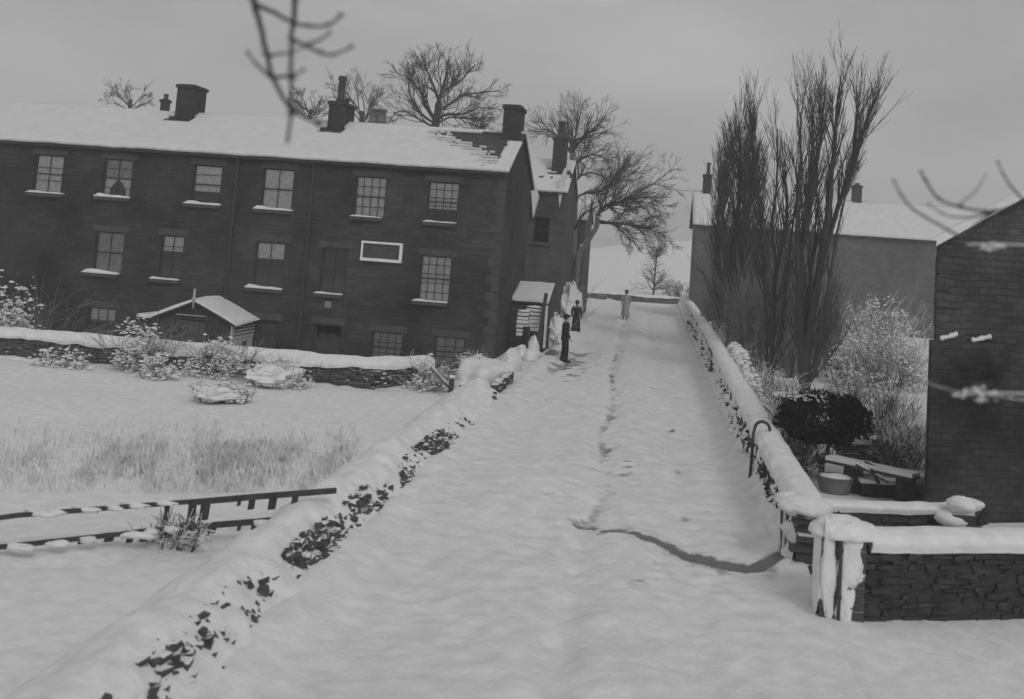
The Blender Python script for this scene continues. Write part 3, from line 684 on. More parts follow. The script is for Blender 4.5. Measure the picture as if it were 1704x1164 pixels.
# a house wholly behind the terrace: only its chimneys clear the ridge
y0 = 60.0; p = at(626, 214, y0)
T4 = thing('stone_house', (p.x, y0, 0), 'house behind the terrace roof, only its pale chimney with two short pots showing', 'house')
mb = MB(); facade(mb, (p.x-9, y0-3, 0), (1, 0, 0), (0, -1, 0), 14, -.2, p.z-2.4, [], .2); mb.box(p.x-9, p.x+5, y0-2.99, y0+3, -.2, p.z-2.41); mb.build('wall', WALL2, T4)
roof(T4, p.x-9.1, p.x+5.1, y0-3.2, p.z-2.5, y0, p.z-.35, y0+3.2, p.z-2.5, .1, None, .5)
x0 = at(613, 200, y0).x; x1 = at(642, 200, y0).x; zt = at(628, 205, y0).z
chimney(T4, x0, x1, y0-.4, y0+.4, p.z-1, zt, mat('pale_chimney', .10, .9, .2), [(x0+(x1-x0)*.27, y0, .26, at(620, 181, y0).z-zt, POTL), (x0+(x1-x0)*.76, y0, .28, at(636, 182, y0).z-zt, POTL)])
x0 = at(269, 180, 56).x; x1 = at(280, 180, 56).x; zt = at(275, 166, 56).z
T5 = thing('stone_house', (x0, 56, 0), 'hidden house whose slim chimney alone shows beside the broad stack at the left', 'house')
mb = MB(); mb.box(x0-5, x0+4, 53, 59, -.2, 6.2); mb.build('wall', WALL2, T5); roof(T5, x0-5.1, x0+4.1, 52.8, 6.2, 56, 8.2, 59.2, 6.2, .1, None, .5)
chimney(T5, x0, x1, 55.8, 56.2, 7.8, zt, CHIM, [((x0+x1)/2, 56, .13, at(275, 157, 56).z-zt, POT)])

# long house on the right, beyond the poplars
y0 = 75.0; xl = at(1158, 400, y0).x; xr = at(1700, 400, y0).x; ze = at(1300, 384, y0).z; yr = 79.0; zr = at(1172, 321, yr).z
T6 = thing('stone_house', (xl, y0, 0), 'long stone house with a big snowy roof beyond the poplars on the right', 'house')
mb = MB(); ops6 = [(2.2, 3.1, 3.9, 5.2), (2.2, 3.1, 1.2, 2.6)]
facade(mb, (xl, y0, 0), (1, 0, 0), (0, -1, 0), xr-xl, 0, ze, ops6, .2)
mb.add([(xl, y0, 0), (xl, y0+8, 0), (xl, y0+8, ze), (xl, yr, zr-.1), (xl, y0, ze)], [(4, 3, 2, 1, 0)]); mb.quad((xr, y0, 0), (xr, y0+8, 0), (xr, y0+8, ze), (xr, y0, ze))
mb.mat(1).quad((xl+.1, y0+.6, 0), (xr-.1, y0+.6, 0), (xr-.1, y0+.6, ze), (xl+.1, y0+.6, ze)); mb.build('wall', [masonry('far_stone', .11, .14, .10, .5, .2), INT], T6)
for (a, b, c, d) in ops6: window(T6, xl+a, xl+b, c, d, y0, 2, 3, 'none', sill=(xl+a-.1, xl+b+.1), snowy=.06)
roof(T6, xl-.25, xr, y0-.25, ze, yr, zr, y0+8.3, ze, .14, None, .3)
x0 = at(1170, 305, yr).x; x1 = at(1183, 305, yr).x; zt = at(1176, 291, yr).z
chimney(T6, x0, x1, yr-.4, yr+.5, zr-.6, zt, CHIM, [(x0+(x1-x0)*.6, yr, .13, at(1179, 271, yr).z-zt, POT)])
x0 = at(1418, 325, yr).x; x1 = at(1433, 325, yr).x; zt = at(1426, 309, yr).z
chimney(T6, x0, x1, yr-.3, yr+.3, zr-.6, zt, CHIM, [((x0+x1)/2, yr, .2, .16, POT)])

# near house at the right edge: gable wall turned a little away, lower storey proud with a weathered ledge
ANG = R(22); u = Vector((math.cos(ANG), math.sin(ANG), 0)); nrm = Vector((math.sin(ANG), -math.cos(ANG), 0))
C0 = Vector((*G(1543, 868).xy, 0)); bk = Vector((.33, 1, 0)).normalized()
ze = at(1546, 406, C0.y).z; s_ = 0
while proj(C0+u*s_+Vector((0, 0, ze+1)))[0] < 1704: s_ += .02
p = C0+u*s_; zv = at(1704, 327, p.y).z; slope = (zv-ze)/s_; ap = 3.6
T7 = thing('stone_cottage', C0, 'dark stone house end filling the right edge, its snowy gable edge rising to the right', 'house')
z1 = at(1560, 566, C0.y).z
mb = MB()
P = lambda s, z, o=0, b=0: tuple(C0+u*s+nrm*o+bk*b+Vector((0, 0, z)))
mb.add([P(0, 0), P(2*ap, 0), P(2*ap, ze), P(ap, ze+slope*ap), P(0, ze)], [(0, 1, 2, 3, 4)])
mb.quad(P(0, 0), P(0, ze), P(0, ze, 0, 7), P(0, 0, 0, 7)); mb.quad(P(2*ap, 0), P(2*ap, 0, 0, 7), P(2*ap, ze, 0, 7), P(2*ap, ze))
def slab(s0, s1, za, zb, o, zc=None):
    zc = zb if zc is None else zc
    mb.add([P(s0, za, 0), P(s1, za, 0), P(s1, zb, 0), P(s0, zc, 0), P(s0, za, o), P(s1, za, o), P(s1, zb, o), P(s0, zc, o)], [(4, 5, 6, 7), (0, 4, 7, 3), (1, 2, 6, 5), (3, 7, 6, 2), (0, 1, 5, 4)])
slab(-.09, 7, 0, z1, .09); slab(0, .46, z1, ze, .05)
for k in range(int(ze/.3)): 
    if k*.3 > z1: slab(-.02, .3 if k % 2 else .5, k*.3+.01, k*.3+.29, .07)
mb.build('wall', WALLN, T7)
mb = MB()
def rs(s0, s1, z0, z1_, lift, th, k):
    mb.mat(k).add([P(s0, z0+lift, .16), P(s1, z1_+lift, .16), P(s1, z1_+lift, 0, 7), P(s0, z0+lift, 0, 7), P(s0, z0+lift-th, .16), P(s1, z1_+lift-th, .16), P(s1, z1_+lift-th, 0, 7), P(s0, z0+lift-th, 0, 7)],
           [(0, 1, 2, 3), (7, 6, 5, 4), (0, 4, 5, 1), (3, 7, 4, 0), (1, 5, 6, 2), (2, 6, 7, 3)])
rs(-.12, ap, ze-.12*slope, ze+slope*ap, .06, .06, 0); rs(ap, 2*ap+.1, ze+slope*ap, ze-.1*slope, .06, .06, 0)
mb.build('roof', SLATE, T7)
mb = MB(); n = 40; vs = []
for i in range(n+1):
    s = -.16+(ap+.16)*i/n; z = ze+slope*s+.065; b_ = .10+.03*nz(s*2, 1)+.02*nz(s*7, 2)
    vs += [P(s, z-.015, .20), P(s, z+b_*.7, .21), P(s, z+b_*1.25, .05), P(s, z+b_*1.3, 0, 2), P(s, z+b_*1.2, 0, 7)]
mb.add(vs, [(i*5+k, (i+1)*5+k, (i+1)*5+k+1, i*5+k+1)[::-1] for i in range(n) for k in range(4)]+[(0, 1, 2, 3, 4)])
mb.build('snow_layer', SNOWR, T7, True)
mb = MB()
for (a, b) in ((1561, 1588), (1613, 1644)):
    sa = sb = 0
    while proj(C0+u*sa+Vector((0, 0, z1)))[0] < a: sa += .01
    while proj(C0+u*sb+Vector((0, 0, z1)))[0] < b: sb += .01
    for i in range(7):
        q = P(sa+(sb-sa)*(i+.5)/7, z1+.03+.10*i/7+rnd.uniform(-.008, .008), .06); mb.blob(q, (sb-sa)/9, .05, .042*rnd.uniform(.8, 1.2), i+sa, .3, 12, 8)
mb.build('ledge_snow', SNOW, T7, True)

# ---------------------------------------------------------------- garden walls and gate pillars at the right
def wall_run(name, loc, label, path, h, th, cap, capw, seed, capm=SNOW, sm=None, rows=(.045, .09)):
    t = thing(name, loc, label, 'stone wall')
    mb = MB(); stones(path, -.1, h, th, mb, size=(.09, .30), hrow=rows)
    for a, b in zip(path, path[1:]):
        a = Vector(a); b = Vector(b); mb.beam(a+Vector((0, 0, h/2-.05)), b+Vector((0, 0, h/2-.05)), th-.03, h-.02)
    mb.build('stonework', sm or DSTONE, t)
    mb = MB(); drift(mb, path, prof_interp([(-capw*.44, h-.06, .4, 0), (-capw*.52, h+cap*.3, .5, 0), (-capw*.42, h+cap*.75, .4, 0), (-capw*.1, h+cap, .4, 0), (capw*.2, h+cap*.95, .4, 0), (capw*.45, h+cap*.6, .4, 0), (capw*.5, h-.05, .3, 0)], 3), .05, .045, seed, nfreq=1.8)
    n = 19
    mb.f += [tuple(range(n)), tuple(len(mb.v)-n+i for i in range(n))[::-1]]; mb.m += [0, 0]
    mb.build('snow_cap', capm, t, True); return t
gp = G(1392, 1022)
wall_run('garden_wall', gp+Vector((3, .9, 0)), 'near garden wall in the bottom right corner with a smooth rounded snow cap', [(gp.x+.25, gp.y+.0, 0), (gp.x+2.6, gp.y+.9, 0), (gp.x+8, gp.y+3.2, 0)], .86, .36, .19, .52, 21)
ep = G(1304, 936)
wall_run('garden_wall', ep+Vector((2, .5, 0)), 'garden wall from the slim stone post to the near house, dark face, thin snow cap', [(ep.x+.17, ep.y+.05, 0), (ep.x+2.4, ep.y+.75, 0), (C0.x+.1, C0.y-2.2, 0)], .80, .30, .07, .38, 23)
t = thing('gate_pillar', gp, 'big square gate pillar in front with a domed snow cap', 'gate pillar')
mb = MB()
for k in range(7): z = k*.138; mb.box(gp.x-.25, gp.x+.27, gp.y-.26, gp.y+.26, z-.05 if k == 0 else z, z+.127, jit=.012)
mb.build('shaft', STONE, t)
mb = MB(); mb.blob((gp.x+.03, gp.y, .985), .39, .36, .17, 4, .15, 40, 22, zmin=.94); mb.blob((gp.x-.265, gp.y-.02, .5), .03, .25, .62, 6, .35); mb.blob((gp.x+.10, gp.y-.255, .70), .15, .03, .42, 9, .5); mb.blob((gp.x+.05, gp.y-.255, .2), .10, .03, .3, 19, .6); mb.blob((gp.x-.16, gp.y-.255, .55), .10, .03, .55, 12, .5)
mb.build('snow_cap', SNOW, t, True)
mb = MB(); mb.tube([(gp.x-.03, gp.y-.30, -.05), (gp.x-.03, gp.y-.30, .98)], .022, 6); mb.box(gp.x-.07, gp.x+.0, gp.y-.30, gp.y-.24, .25, .3); mb.box(gp.x-.07, gp.x+.0, gp.y-.30, gp.y-.24, .8, .85); mb.build('hinge_bar', IRON, t)
t = thing('gate_pillar', ep, 'slim square stone post at the far side of the gateway, end of the roadside wall', 'gate pillar')
mb = MB(); mb.box(ep.x-.07, ep.x+.12, ep.y-.09, ep.y+.16, -.05, .84, jit=.01); mb.build('shaft', LINTEL, t)
mb = MB(); mb.blob((ep.x+.02, ep.y+.05, .86), .19, .2, .1, 3, .2); mb.box(ep.x-.05, ep.x-.01, ep.y-.11, ep.y-.09, .1, .8, jit=.01); mb.blob((ep.x-.08, ep.y, .4), .03, .08, .42, 5, .4); mb.build('snow_cap', SNOW, t, True)

# hooped iron pipe on the roadside wall
q = Vector((2.0, G(1250, 805).y-.3, 0))
zt = at(1270, 702, q.y+.15).z; pts = [(q.x, q.y, -.05), (q.x+.03, q.y+.05, zt*.8)]
for k in range(9): a = math.pi-math.pi*k/8; pts.append((q.x+.20+.14*math.cos(a), q.y+.15, zt-.14+.14*math.sin(a)))
pts += [(q.x+.35, q.y+.18, zt-.32)]
mb = MB(); mb.tube(pts, .03, 8); meta(mb.build('iron_hoop', IRON, None, True, (q.x, q.y, 0)), 'bent iron pipe hooped over the top of the right hand roadside wall', 'pipe')
# rocks showing in the right wall's face
mb = MB()
for (px, pa, pb, n) in ((1216, 690, 760, 260), (1236, 765, 805, 200), (1258, 790, 830, 160), (1282, 830, 900, 280), (1180, 600, 650, 130), (1150, 550, 590, 90), (1200, 660, 690, 90)):
    ya = G(1150+(pa-560)*.44, pa).y; yb = G(1150+(pb-560)*.44, pb).y
    for i in range(n):
        y = rnd.uniform(min(ya, yb), max(ya, yb)); zz_ = rnd.uniform(.05, .72)
        if nz(y*1.6, zz_*5, 3) > -.05: mb.clump((2.11+rnd.uniform(-.02, .05), max(15.9, y), zz_), rnd.uniform(.03, .08)*(1+(y-16)*.01))
rw = [o for o in C.objects if o.name.startswith('roadside_wall') and o.location.x > 0][0]
mb.build('face_stones', DSTONE, rw)

# ---------------------------------------------------------------- trees and shrubs
def rv(s=1): return Vector((rnd.gauss(0, s), rnd.gauss(0, s), rnd.gauss(0, s)))
def limb(mb, p, d, Ln, r, lvl, up=.1, wig=.18, spread=.6, kids=(5, 4, 3), n0=6, rmin=.006, taper=.35, kl=.55):
    segs = 6 if lvl > 1 else 4; pts = [p]; rad = [r]; d = d.normalized()
    for i in range(segs):
        d = (d+rv(wig*.5)+Vector((0, 0, up*.5))).normalized(); p = p+d*Ln/segs; pts.append(p); rad.append(max(rmin, r*(1-(1-taper)*(i+1)/segs)))
    mb.tube(pts, rad, n0 if lvl > 1 else (4 if lvl == 1 else 3), cap=lvl > 1)
    if lvl <= 0: return
    for k in range(kids[min(len(kids)-1, lvl-1)] if False else kids[len(kids)-lvl]):
        t = rnd.uniform(.25, 1)*segs; i = min(segs-1, int(t)); q = pts[i].lerp(pts[i+1], t-i)
        dd = (pts[i+1]-pts[i]).normalized(); s = dd.cross(rv()).normalized()
        limb(mb, q, dd+s*spread*rnd.uniform(.6, 1.4), Ln*kl*rnd.uniform(.6, 1.15), max(rmin, rad[i]*.55), lvl-1, up, wig, spread, kids, n0, rmin, taper, kl)
def poly_limb(mb, pts, r0, r1, n=7, jit=.012):
    # smooth a polyline and give it a little life
    out = []
    for i in range(len(pts)-1):
        a = pts[max(0, i-1)]; b = pts[i]; c = pts[i+1]; d = pts[min(len(pts)-1, i+2)]
        for k in range(5):
            t = k/5; out.append(.5*((2*b)+(c-a)*t+(2*a-5*b+4*c-d)*t*t+(3*b-a-3*c+d)*t**3)+rv(jit*(1 if i else 0)))
    out.append(pts[-1]); m = len(out); rad = [r0+(r1-r0)*i/(m-1) for i in range(m)]; mb.tube(out, rad, n); return out, rad
def twigs_on(mb, out, rad, n, Ln, lvl=2, spread=.8, up=.1, wig=.25, kids=(4, 3), start=.2, rmin=.006, rk=.5, taperL=.5):
    m = len(out)
    for k in range(n):
        t = start+(1-start)*rnd.random(); i = min(m-2, int(t*(m-1))); d = (out[i+1]-out[i]).normalized(); s = d.cross(rv()).normalized()
        limb(mb, out[i], d+s*spread*rnd.uniform(.6, 1.3), Ln*rnd.uniform(.6, 1.2)*(1-taperL*t), max(rmin, rad[i]*rk), lvl, up, wig, spread*.85, kids, 5, rmin)

def tree(name, label, cat, base, builder, tm=BARK, cm=TWIG, group=None):
    t = thing(name, base, label, cat, group); mt, mc = MB(), MB(); builder(mt, mc); mt.build('trunk', tm, t, True); mc.build('crown', cm, t); return t

# big bare tree behind the terrace roof
def b1(mt, mc):
    Yt = 66; Q = lambda x, y, d=0: at(x, y, Yt+d)
    main = [Q(722, 420), Q(723, 260), Q(724, 215), Q(731, 170)]; o, r = poly_limb(mt, main, .42, .2, 9)
    for pts, r0, n in (([Q(731, 170), Q(735, 150, 1), Q(742, 128, 1), Q(745, 104, 2)], .13, 20), ([Q(724, 200), Q(706, 172, -1), Q(698, 150, -2), Q(672, 125, -2)], .14, 20), ([Q(728, 185), Q(752, 172, 1), Q(775, 158, 2), Q(828, 152, 3)], .11, 24),
                       ([Q(722, 205), Q(700, 188, 2), Q(680, 150, 3), Q(690, 112, 3)], .10, 18), ([Q(726, 200), Q(745, 190, -2), Q(770, 190, -2), Q(800, 178, -2)], .09, 20), ([Q(724, 210), Q(748, 196, 3), Q(790, 200, 3), Q(812, 208, 4)], .08, 16), ([Q(731, 170), Q(722, 145, -2), Q(712, 120, -2), Q(706, 108, -3)], .10, 20), ([Q(735, 150), Q(760, 140, 1), Q(780, 120, 1), Q(790, 108, 0)], .07, 16), ([Q(724, 214), Q(700, 200, 0), Q(672, 185, 0), Q(655, 190, 0)], .07, 14)):
        o, r = poly_limb(mc, pts, r0, .03, 6); twigs_on(mc, o, r, int(n*.8), 2.3, 2, .6, .10, .22, (5, 4), .12, .008)
tree('bare_tree', 'large bare spreading tree rising behind the terrace roof, left of the gable chimney', 'tree', at(722, 420, 66)*1, b1, cm=mat('far_twig', .07))
def small_bare(px, py, ytop, Yt, w, label, seedn=14, grp=None, twig=.012):
    def b(mt, mc):
        p = at(px, py, Yt); H = at(px, ytop, Yt).z-p.z; base = Vector((p.x, Yt, 0)); top = p+Vector((0, 0, H*.35))
        o, r = poly_limb(mt, [base, p, top], .22, .10)
        for k in range(9):
            a = rnd.uniform(0, 6.28); d = Vector((math.cos(a)*w, math.sin(a)*w, 1)); limb(mc, p+(top-p)*rnd.random(), d, H*rnd.uniform(.6, .85), .05, 3, .05, .18, .55, (5, 5, 3), 5, twig*.7)
    tree('bare_tree', label, 'tree', Vector((at(px, py, Yt).x, Yt, 0)), b, cm=bpy.data.materials['far_twig'], group=grp)
small_bare(600, 215, 140, 72, .8, 'small bare tree behind the ridge between the tall pot and the pale chimney')
small_bare(515, 208, 158, 70, 1.1, 'low bare tree top showing left of the chimney with the tall pot')
small_bare(215, 190, 138, 75, 1.6, 'faint low bare tree top above the left end of the terrace roof', twig=.010)
small_bare(800, 230, 190, 74, 1.3, 'low bare tree top just left of the gable chimney')

# leaning tree at the end of the left houses
def b2(mt, mc):
    Yt = 63.5; Q = lambda x, y, d=0: at(x, y, Yt+d)
    t1, r1 = poly_limb(mt, [Vector((Q(950, 515).x, Yt, -.1)), Q(952, 440), Q(955, 350), Q(955, 285), Q(952, 255)], .30, .15, 9)
    t2, r2 = poly_limb(mt, [Vector((Q(957, 515).x, Yt-1, -.1)), Q(962, 430, -1), Q(975, 405, -1), Q(992, 378, -1), Q(994, 360, -1)], .20, .13, 8)
    L_ = [([Q(994, 360, -1), Q(1005, 345, -1), Q(1030, 337, -1.5), Q(1055, 325, -2), Q(1100, 298, -2)], .12, 46, 1.5),
          ([Q(993, 368, -1), Q(1010, 370, -1), Q(1045, 374, -1), Q(1080, 382, -1), Q(1108, 394, -1)], .09, 40, 1.3),
          ([Q(1000, 372, -1), Q(1020, 374, 0), Q(1040, 390, 0), Q(1058, 408, 1)], .06, 26, 1.1),
          ([Q(1048, 332, -2), Q(1062, 338, -1), Q(1075, 350, 0), Q(1088, 362, 0)], .05, 20, 1.),
          ([Q(955, 305), Q(968, 292, 1), Q(985, 288, 2), Q(1005, 294, 3)], .09, 26, 1.4),
          ([Q(955, 280), Q(965, 266, -1), Q(985, 258, -2), Q(1002, 262, -2)], .08, 26, 1.4), ([Q(953, 262), Q(955, 240, 0), Q(958, 225, 1), Q(966, 190, 1)], .12, 40, 1.6),
          ([Q(954, 262), Q(940, 240, 1), Q(922, 222, 2), Q(905, 215, 2)], .09, 34, 1.4), ([Q(957, 235), Q(975, 225, -1), Q(990, 212, -2), Q(998, 205, -2)], .07, 26, 1.3),
          ([Q(955, 330), Q(975, 322, 1), Q(1000, 318, 1), Q(1030, 300, 2), Q(1060, 285, 2)], .08, 44, 1.5), ([Q(1000, 345, -1), Q(1010, 320, 0), Q(1020, 300, 0), Q(1030, 280, 0)], .07, 34, 1.4),
          ([Q(955, 385), Q(970, 358, -1), Q(985, 348, 0), Q(1000, 342, 1)], .07, 14, 1.0), ([Q(1030, 337, -1), Q(1060, 330, -1), Q(1085, 330, -1), Q(1105, 345, -1)], .05, 24, 1.1)]
    for pts, r0, n, ln in L_:
        o, r = poly_limb(mc, pts, r0, .025, 6); twigs_on(mc, o, r, int(n*.75), ln*1.6, 2, .6, .03, .22, (5, 4), .1, .0065)
tree('leaning_tree', 'wide bare tree leaning out over the road from beside the second house', 'tree', Vector((at(952, 510, 63).x, 63.5, 0)), b2, tm=BARKL)
# lone sapling in the far field
def b3(mt, mc):
    Yt = 112; Q = lambda x, y, d=0: at(x, y, Yt+d)
    o, r = poly_limb(mt, [Q(1086, 500), Q(1088, 480), Q(1091, 445), Q(1094, 414)], .12, .06, 6)
    twigs_on(mc, o, r, 34, 2.2, 1, 1.4, .0, .3, (6,), .3, .014); 
    for k in range(30): limb(mc, Q(1094+rnd.uniform(-5, 5), 428, 0), Vector((rnd.gauss(0, .5), rnd.gauss(0, .5), 1)), 1.1, .02, 1, 0, .3, .8, (5,), 4, .013)
    for k in range(16): limb(mc, Q(1088+rnd.uniform(-3, 3), 482, 0), Vector((rnd.gauss(0, 1.4), rnd.gauss(0, .5), .7)), 2.2, .02, 1, 0, .3, .8, (6,), 4, .013)
tree('young_tree', 'thin young tree standing alone in the snowy field beyond the road end', 'tree', at(1086, 500, 112), b3, cm=bpy.data.materials['far_twig'], tm=bpy.data.materials['far_twig'])
def b3b(mt, mc):
    Yt = 104; Q = lambda x, y, d=0: at(x, y, Yt+d)
    mt.tube([Q(1128, 506), Q(1129, 480)], .05, 5)
    for k in range(40): limb(mc, Q(1130+rnd.uniform(-14, 12), 498, 0), Vector((rnd.gauss(0, .7), rnd.gauss(0, .4), .8)), 1.3, .015, 1, 0, .3, .8, (5,), 4, .012)
tree('bush', 'low bare bush at the foot of the field beside the long house', 'bush', at(1128, 506, 104), b3b, cm=bpy.data.materials['far_twig'])

# poplars
def fast(mc, o, r, n, Ln, spread=.28, start=.05, kids=(6,), rmin=.006, tl=.35):
    m = len(o)
    for k in range(n):
        t = start+(1-start)*rnd.random()**.9; i = min(m-2, int(t*(m-1))); d = (o[i+1]-o[i]).normalized(); s = d.cross(rv()).normalized()
        limb(mc, o[i], d*.9+s*spread*rnd.uniform(.6, 2.2), Ln*rnd.uniform(.5, 1.25)*(1-tl*t), max(rmin, min(.03, r[i]*.4)), 1, .22, .12, spread*1.6, kids, 5, rmin, .3, .42)
def poplar(label, base, leaders, n, Ln, sp=.25, kids=(7,), rm=.008):
    def b(mt, mc):
        for pts, r0, k in leaders:
            o, r = poly_limb(mt if r0 > .1 else mc, pts, r0, .02, 7); fast(mc, o, r, int(n*k), Ln, sp, .04, kids, rm)
    return tree('poplar', label, 'tree', base, b, group='bare poplars along the right garden')
Q = lambda x, y, d=0, Yt=37.8: at(x, y, Yt+d)
g = lambda p: Vector((p.x, p.y, -.1))
B = g(Q(1340, 640)); 
poplar('tallest poplar, open and wide topped, nearest of the three', B, [
  ([B, Q(1332, 560), Q(1330, 470), Q(1342, 340, .5), Q(1352, 250, .6), Q(1350, 190, .6)], .17, 2.0),
  ([B, Q(1345, 560), Q(1368, 430), Q(1380, 330), Q(1388, 245), Q(1392, 185, .3), Q(1399, 125, .5)], .19, .95),
  ([Q(1368, 430), Q(1395, 345, .6), Q(1420, 260, .8), Q(1438, 215, 1), Q(1450, 180, 1)], .10, 1.2), ([Q(1395, 345, .6), Q(1412, 300, 1), Q(1424, 220, 1.2), Q(1425, 150, 1.4)], .07, .9),
  ([Q(1331, 480), Q(1326, 380, -.5), Q(1332, 270, -.6), Q(1332, 190, -.6)], .09, .8), ([Q(1340, 400), Q(1356, 300, -.5), Q(1366, 220, -.5), Q(1368, 180, -.3)], .08, 1.3),
  ([B, Q(1360, 600, -.4), Q(1372, 520, -.5), Q(1390, 400, -.6), Q(1415, 300, -.5)], .09, .7), ([B, Q(1345, 520, .4), Q(1352, 420, .4), Q(1362, 330, .4)], .1, 1.2)], 40, 2.3, .2, (6,), .006)
B = g(Q(1281, 632, 1))
poplar('slim ragged poplar between the dense one and the tallest one', B, [([B, Q(1284, 560, 1), Q(1292, 450, 1), Q(1308, 370, 1), Q(1308, 310, 1), Q(1300, 270, 1)], .14, 1), ([Q(1292, 450, 1), Q(1285, 380, 1.3), Q(1293, 300, 1.5), Q(1294, 215, 1.5)], .07, .45), ([B, Q(1275, 540, 1.3), Q(1270, 440, 1.4), Q(1262, 350, 1.4)], .08, 1), ([B, Q(1300, 540, .7), Q(1312, 440, .7), Q(1325, 330, .7), Q(1325, 280, .7)], .08, .8)], 42, 2.1, .2, (6,), .006)
Q2 = lambda x, y, d=0: at(x, y, 50+d)
B = g(Q2(1222, 560))
poplar('dense dark broom shaped poplar at the far end of the right hand wall', B, [([B, Q2(1222, 480), Q2(1225, 380), Q2(1232, 290), Q2(1228, 215)], .2, 1.6), ([B, Q2(1232, 470, 1), Q2(1245, 350, 1), Q2(1252, 270, 1), Q2(1252, 190, 1)], .15, 1.6),
  ([B, Q2(1210, 480, -.5), Q2(1202, 370, -.6), Q2(1205, 310, -.6), Q2(1211, 250, -.6)], .14, 1.3), ([B, Q2(1202, 500, .6), Q2(1196, 400, .6), Q2(1196, 350, .6), Q2(1200, 290, .5)], .12, 1), ([B, Q2(1245, 500, .6), Q2(1262, 420, .6), Q2(1266, 360, .6), Q2(1262, 300, .5)], .12, 1.1), ([B, Q2(1235, 500, -.6), Q2(1240, 420, -.6), Q2(1240, 330, -.6), Q2(1240, 240, -.5)], .12, 1.4)], 74, 2.5, .19, (8,), .008)
# frosted saplings under the poplars
def sapling(px, py, Yt, h, n, label):
    B = at(px, py, Yt); B = Vector((B.x, Yt, -.1))
    def b(mt, mc):
        for k in range(n):
            a = rnd.uniform(0, 6.28); q = B+Vector((math.cos(a)*.5, math.sin(a)*.5, 0))*rnd.random()
            limb(mc, q, Vector((rnd.gauss(0, .12), rnd.gauss(0, .12), 1)), h*rnd.uniform(.6, 1.05), .022, 1, .1, .06, .35, (9,), 4, .009)
        mt.tube([B, B+Vector((.03, 0, h*.6))], [.05, .02], 6)
    tree('sapling', label, 'sapling', B, b, tm=BARK, cm=TWIGF, group='frosted saplings under the poplars')
for i, (px, Yt, h, n) in enumerate(((1180, 56, 2.6, 16), (1200, 53, 3.0, 18), (1228, 46, 2.8, 18), (1250, 43, 3.2, 18), (1268, 46, 3.4, 18), (1300, 44, 3.3, 18), (1322, 41.5, 2.2, 12), (1385, 46, 3.2, 16), (1360, 43, 2.6, 14), (1240, 55, 4.2, 22), (1290, 58, 4.6, 22), (1340, 56, 4.4, 20))):
    sapling(px, 560, Yt, h, n*2, ['frosted thin sapling clump nearest the far end of the right wall', 'second frosted sapling clump from the far end of the right wall', 'frosted sapling clump beneath the dense poplar, close to the wall', 'frosted sapling clump between the dense poplar and the slim one', 'pale sapling clump just left of the slim poplar stem', 'frosted sapling clump just right of the slim poplar stem', 'low frosted sapling clump against the left of the tallest poplar stem', 'frosted sapling clump right of the tallest poplar stem', 'small frosted sapling clump behind the tallest poplar stem', 'tall sapling clump standing behind the dense poplar', 'tall sapling clump deep behind the slim poplar', 'tall sapling clump deep behind the tallest poplar'][i])

def shrub(name, label, cat, base, rx, ry, h, ntw, nsn, sz=(.025, .07), tm=TWIGS, z0=0, spread=.9, group=None, low=.0, leaf=None, core=0):
    t = thing(name, base, label, cat, group); mc, ms = MB(), MB(); B = Vector(base)
    for k in range(ntw):
        a = rnd.uniform(0, 6.28); q = B+Vector((math.cos(a)*rx, math.sin(a)*ry, 0))*rnd.random()**.6*.75+Vector((0, 0, z0))
        limb(mc, q, Vector(((q.x-B.x)/max(rx, .01)*spread+rnd.gauss(0, .35), rnd.gauss(0, .4), 1)), h*rnd.uniform(.5, 1), .014, 1, -.02, .22, .8, (6,), 4, .0055)
    for k in range(nsn):
        u_ = rv().normalized()*rnd.random()**.35; x = u_.x; y = u_.y; z = abs(u_.z)
        kk = 1+.45*nz(x*2.2+B.x, y*2.2+B.y, z*2); 
        if nz(x*rx*3+B.x*3, z*h*4, 7) < -.12+low: continue
        ms.clump((B.x+x*rx*kk, B.y+y*ry*kk, B.z+z0+.03+z*h*kk*.95), sz[0]*.7+(sz[1]*1.25-sz[0]*.7)*rnd.random()**2.2, .55)
    if core:
        for q_ in range(max(1, int(ry/rx))): ms.blob((B.x, B.y+(q_-(max(1, int(ry/rx))-1)/2)*rx*1.8, B.z+h*.4), rx*core*.9, rx*1.3*core, h*.5*core, B.x*3+q_, .42, 30, 20)
    mc.build('branches', tm, t)
    if nsn: ms.build('snow_clumps', leaf or SNOW, t)  # only lumps of snow caught among the twigs, no leaves
    return t
gg = lambda x, y: G(x, y)
shrub('snowy_shrub', 'tall snow laden shrub at the garden wall, left of the porch', 'shrub', (G(212, 622).x, 28.7, 0), .85, .6, 1.35, 26, 1500, tm=TWIGF)
shrub('snowy_shrub', 'snow covered shrub right in front of the porch', 'shrub', (G(320, 640).x, 28.6, 0), 1.0, .6, 1.15, 24, 1600, tm=TWIGF)
shrub('snowy_shrub', 'wide rounded snow covered bush spilling into the field below the porch', 'shrub', (G(425, 655).x, 28.2, 0), .9, .7, .75, 20, 1700, tm=TWIGF, core=.8)
p = G(367, 668); shrub('snowy_shrub', 'low snow mounded bush with dark gaps standing foremost in the field', 'shrub', (p.x, p.y, 0), .85, .5, .50, 30, 900, core=.7, low=.12)
p = G(270, 630); shrub('snowy_shrub', 'small snowy bush between the two tall wall shrubs', 'shrub', (p.x, p.y-.2, 0), .6, .5, .7, 12, 700, tm=TWIGF)
p = G(110, 612); shrub('snowy_shrub', 'low snow dusted bush on the wall at the far left', 'shrub', (p.x, p.y-.2, 0), 1.0, .4, .55, 18, 600, tm=TWIGF)
p = G(715, 650); shrub('snowy_shrub', 'twiggy half snowed shrub at the right end of the garden wall', 'shrub', (p.x, p.y+.1, 0), .75, .5, .85, 40, 520)
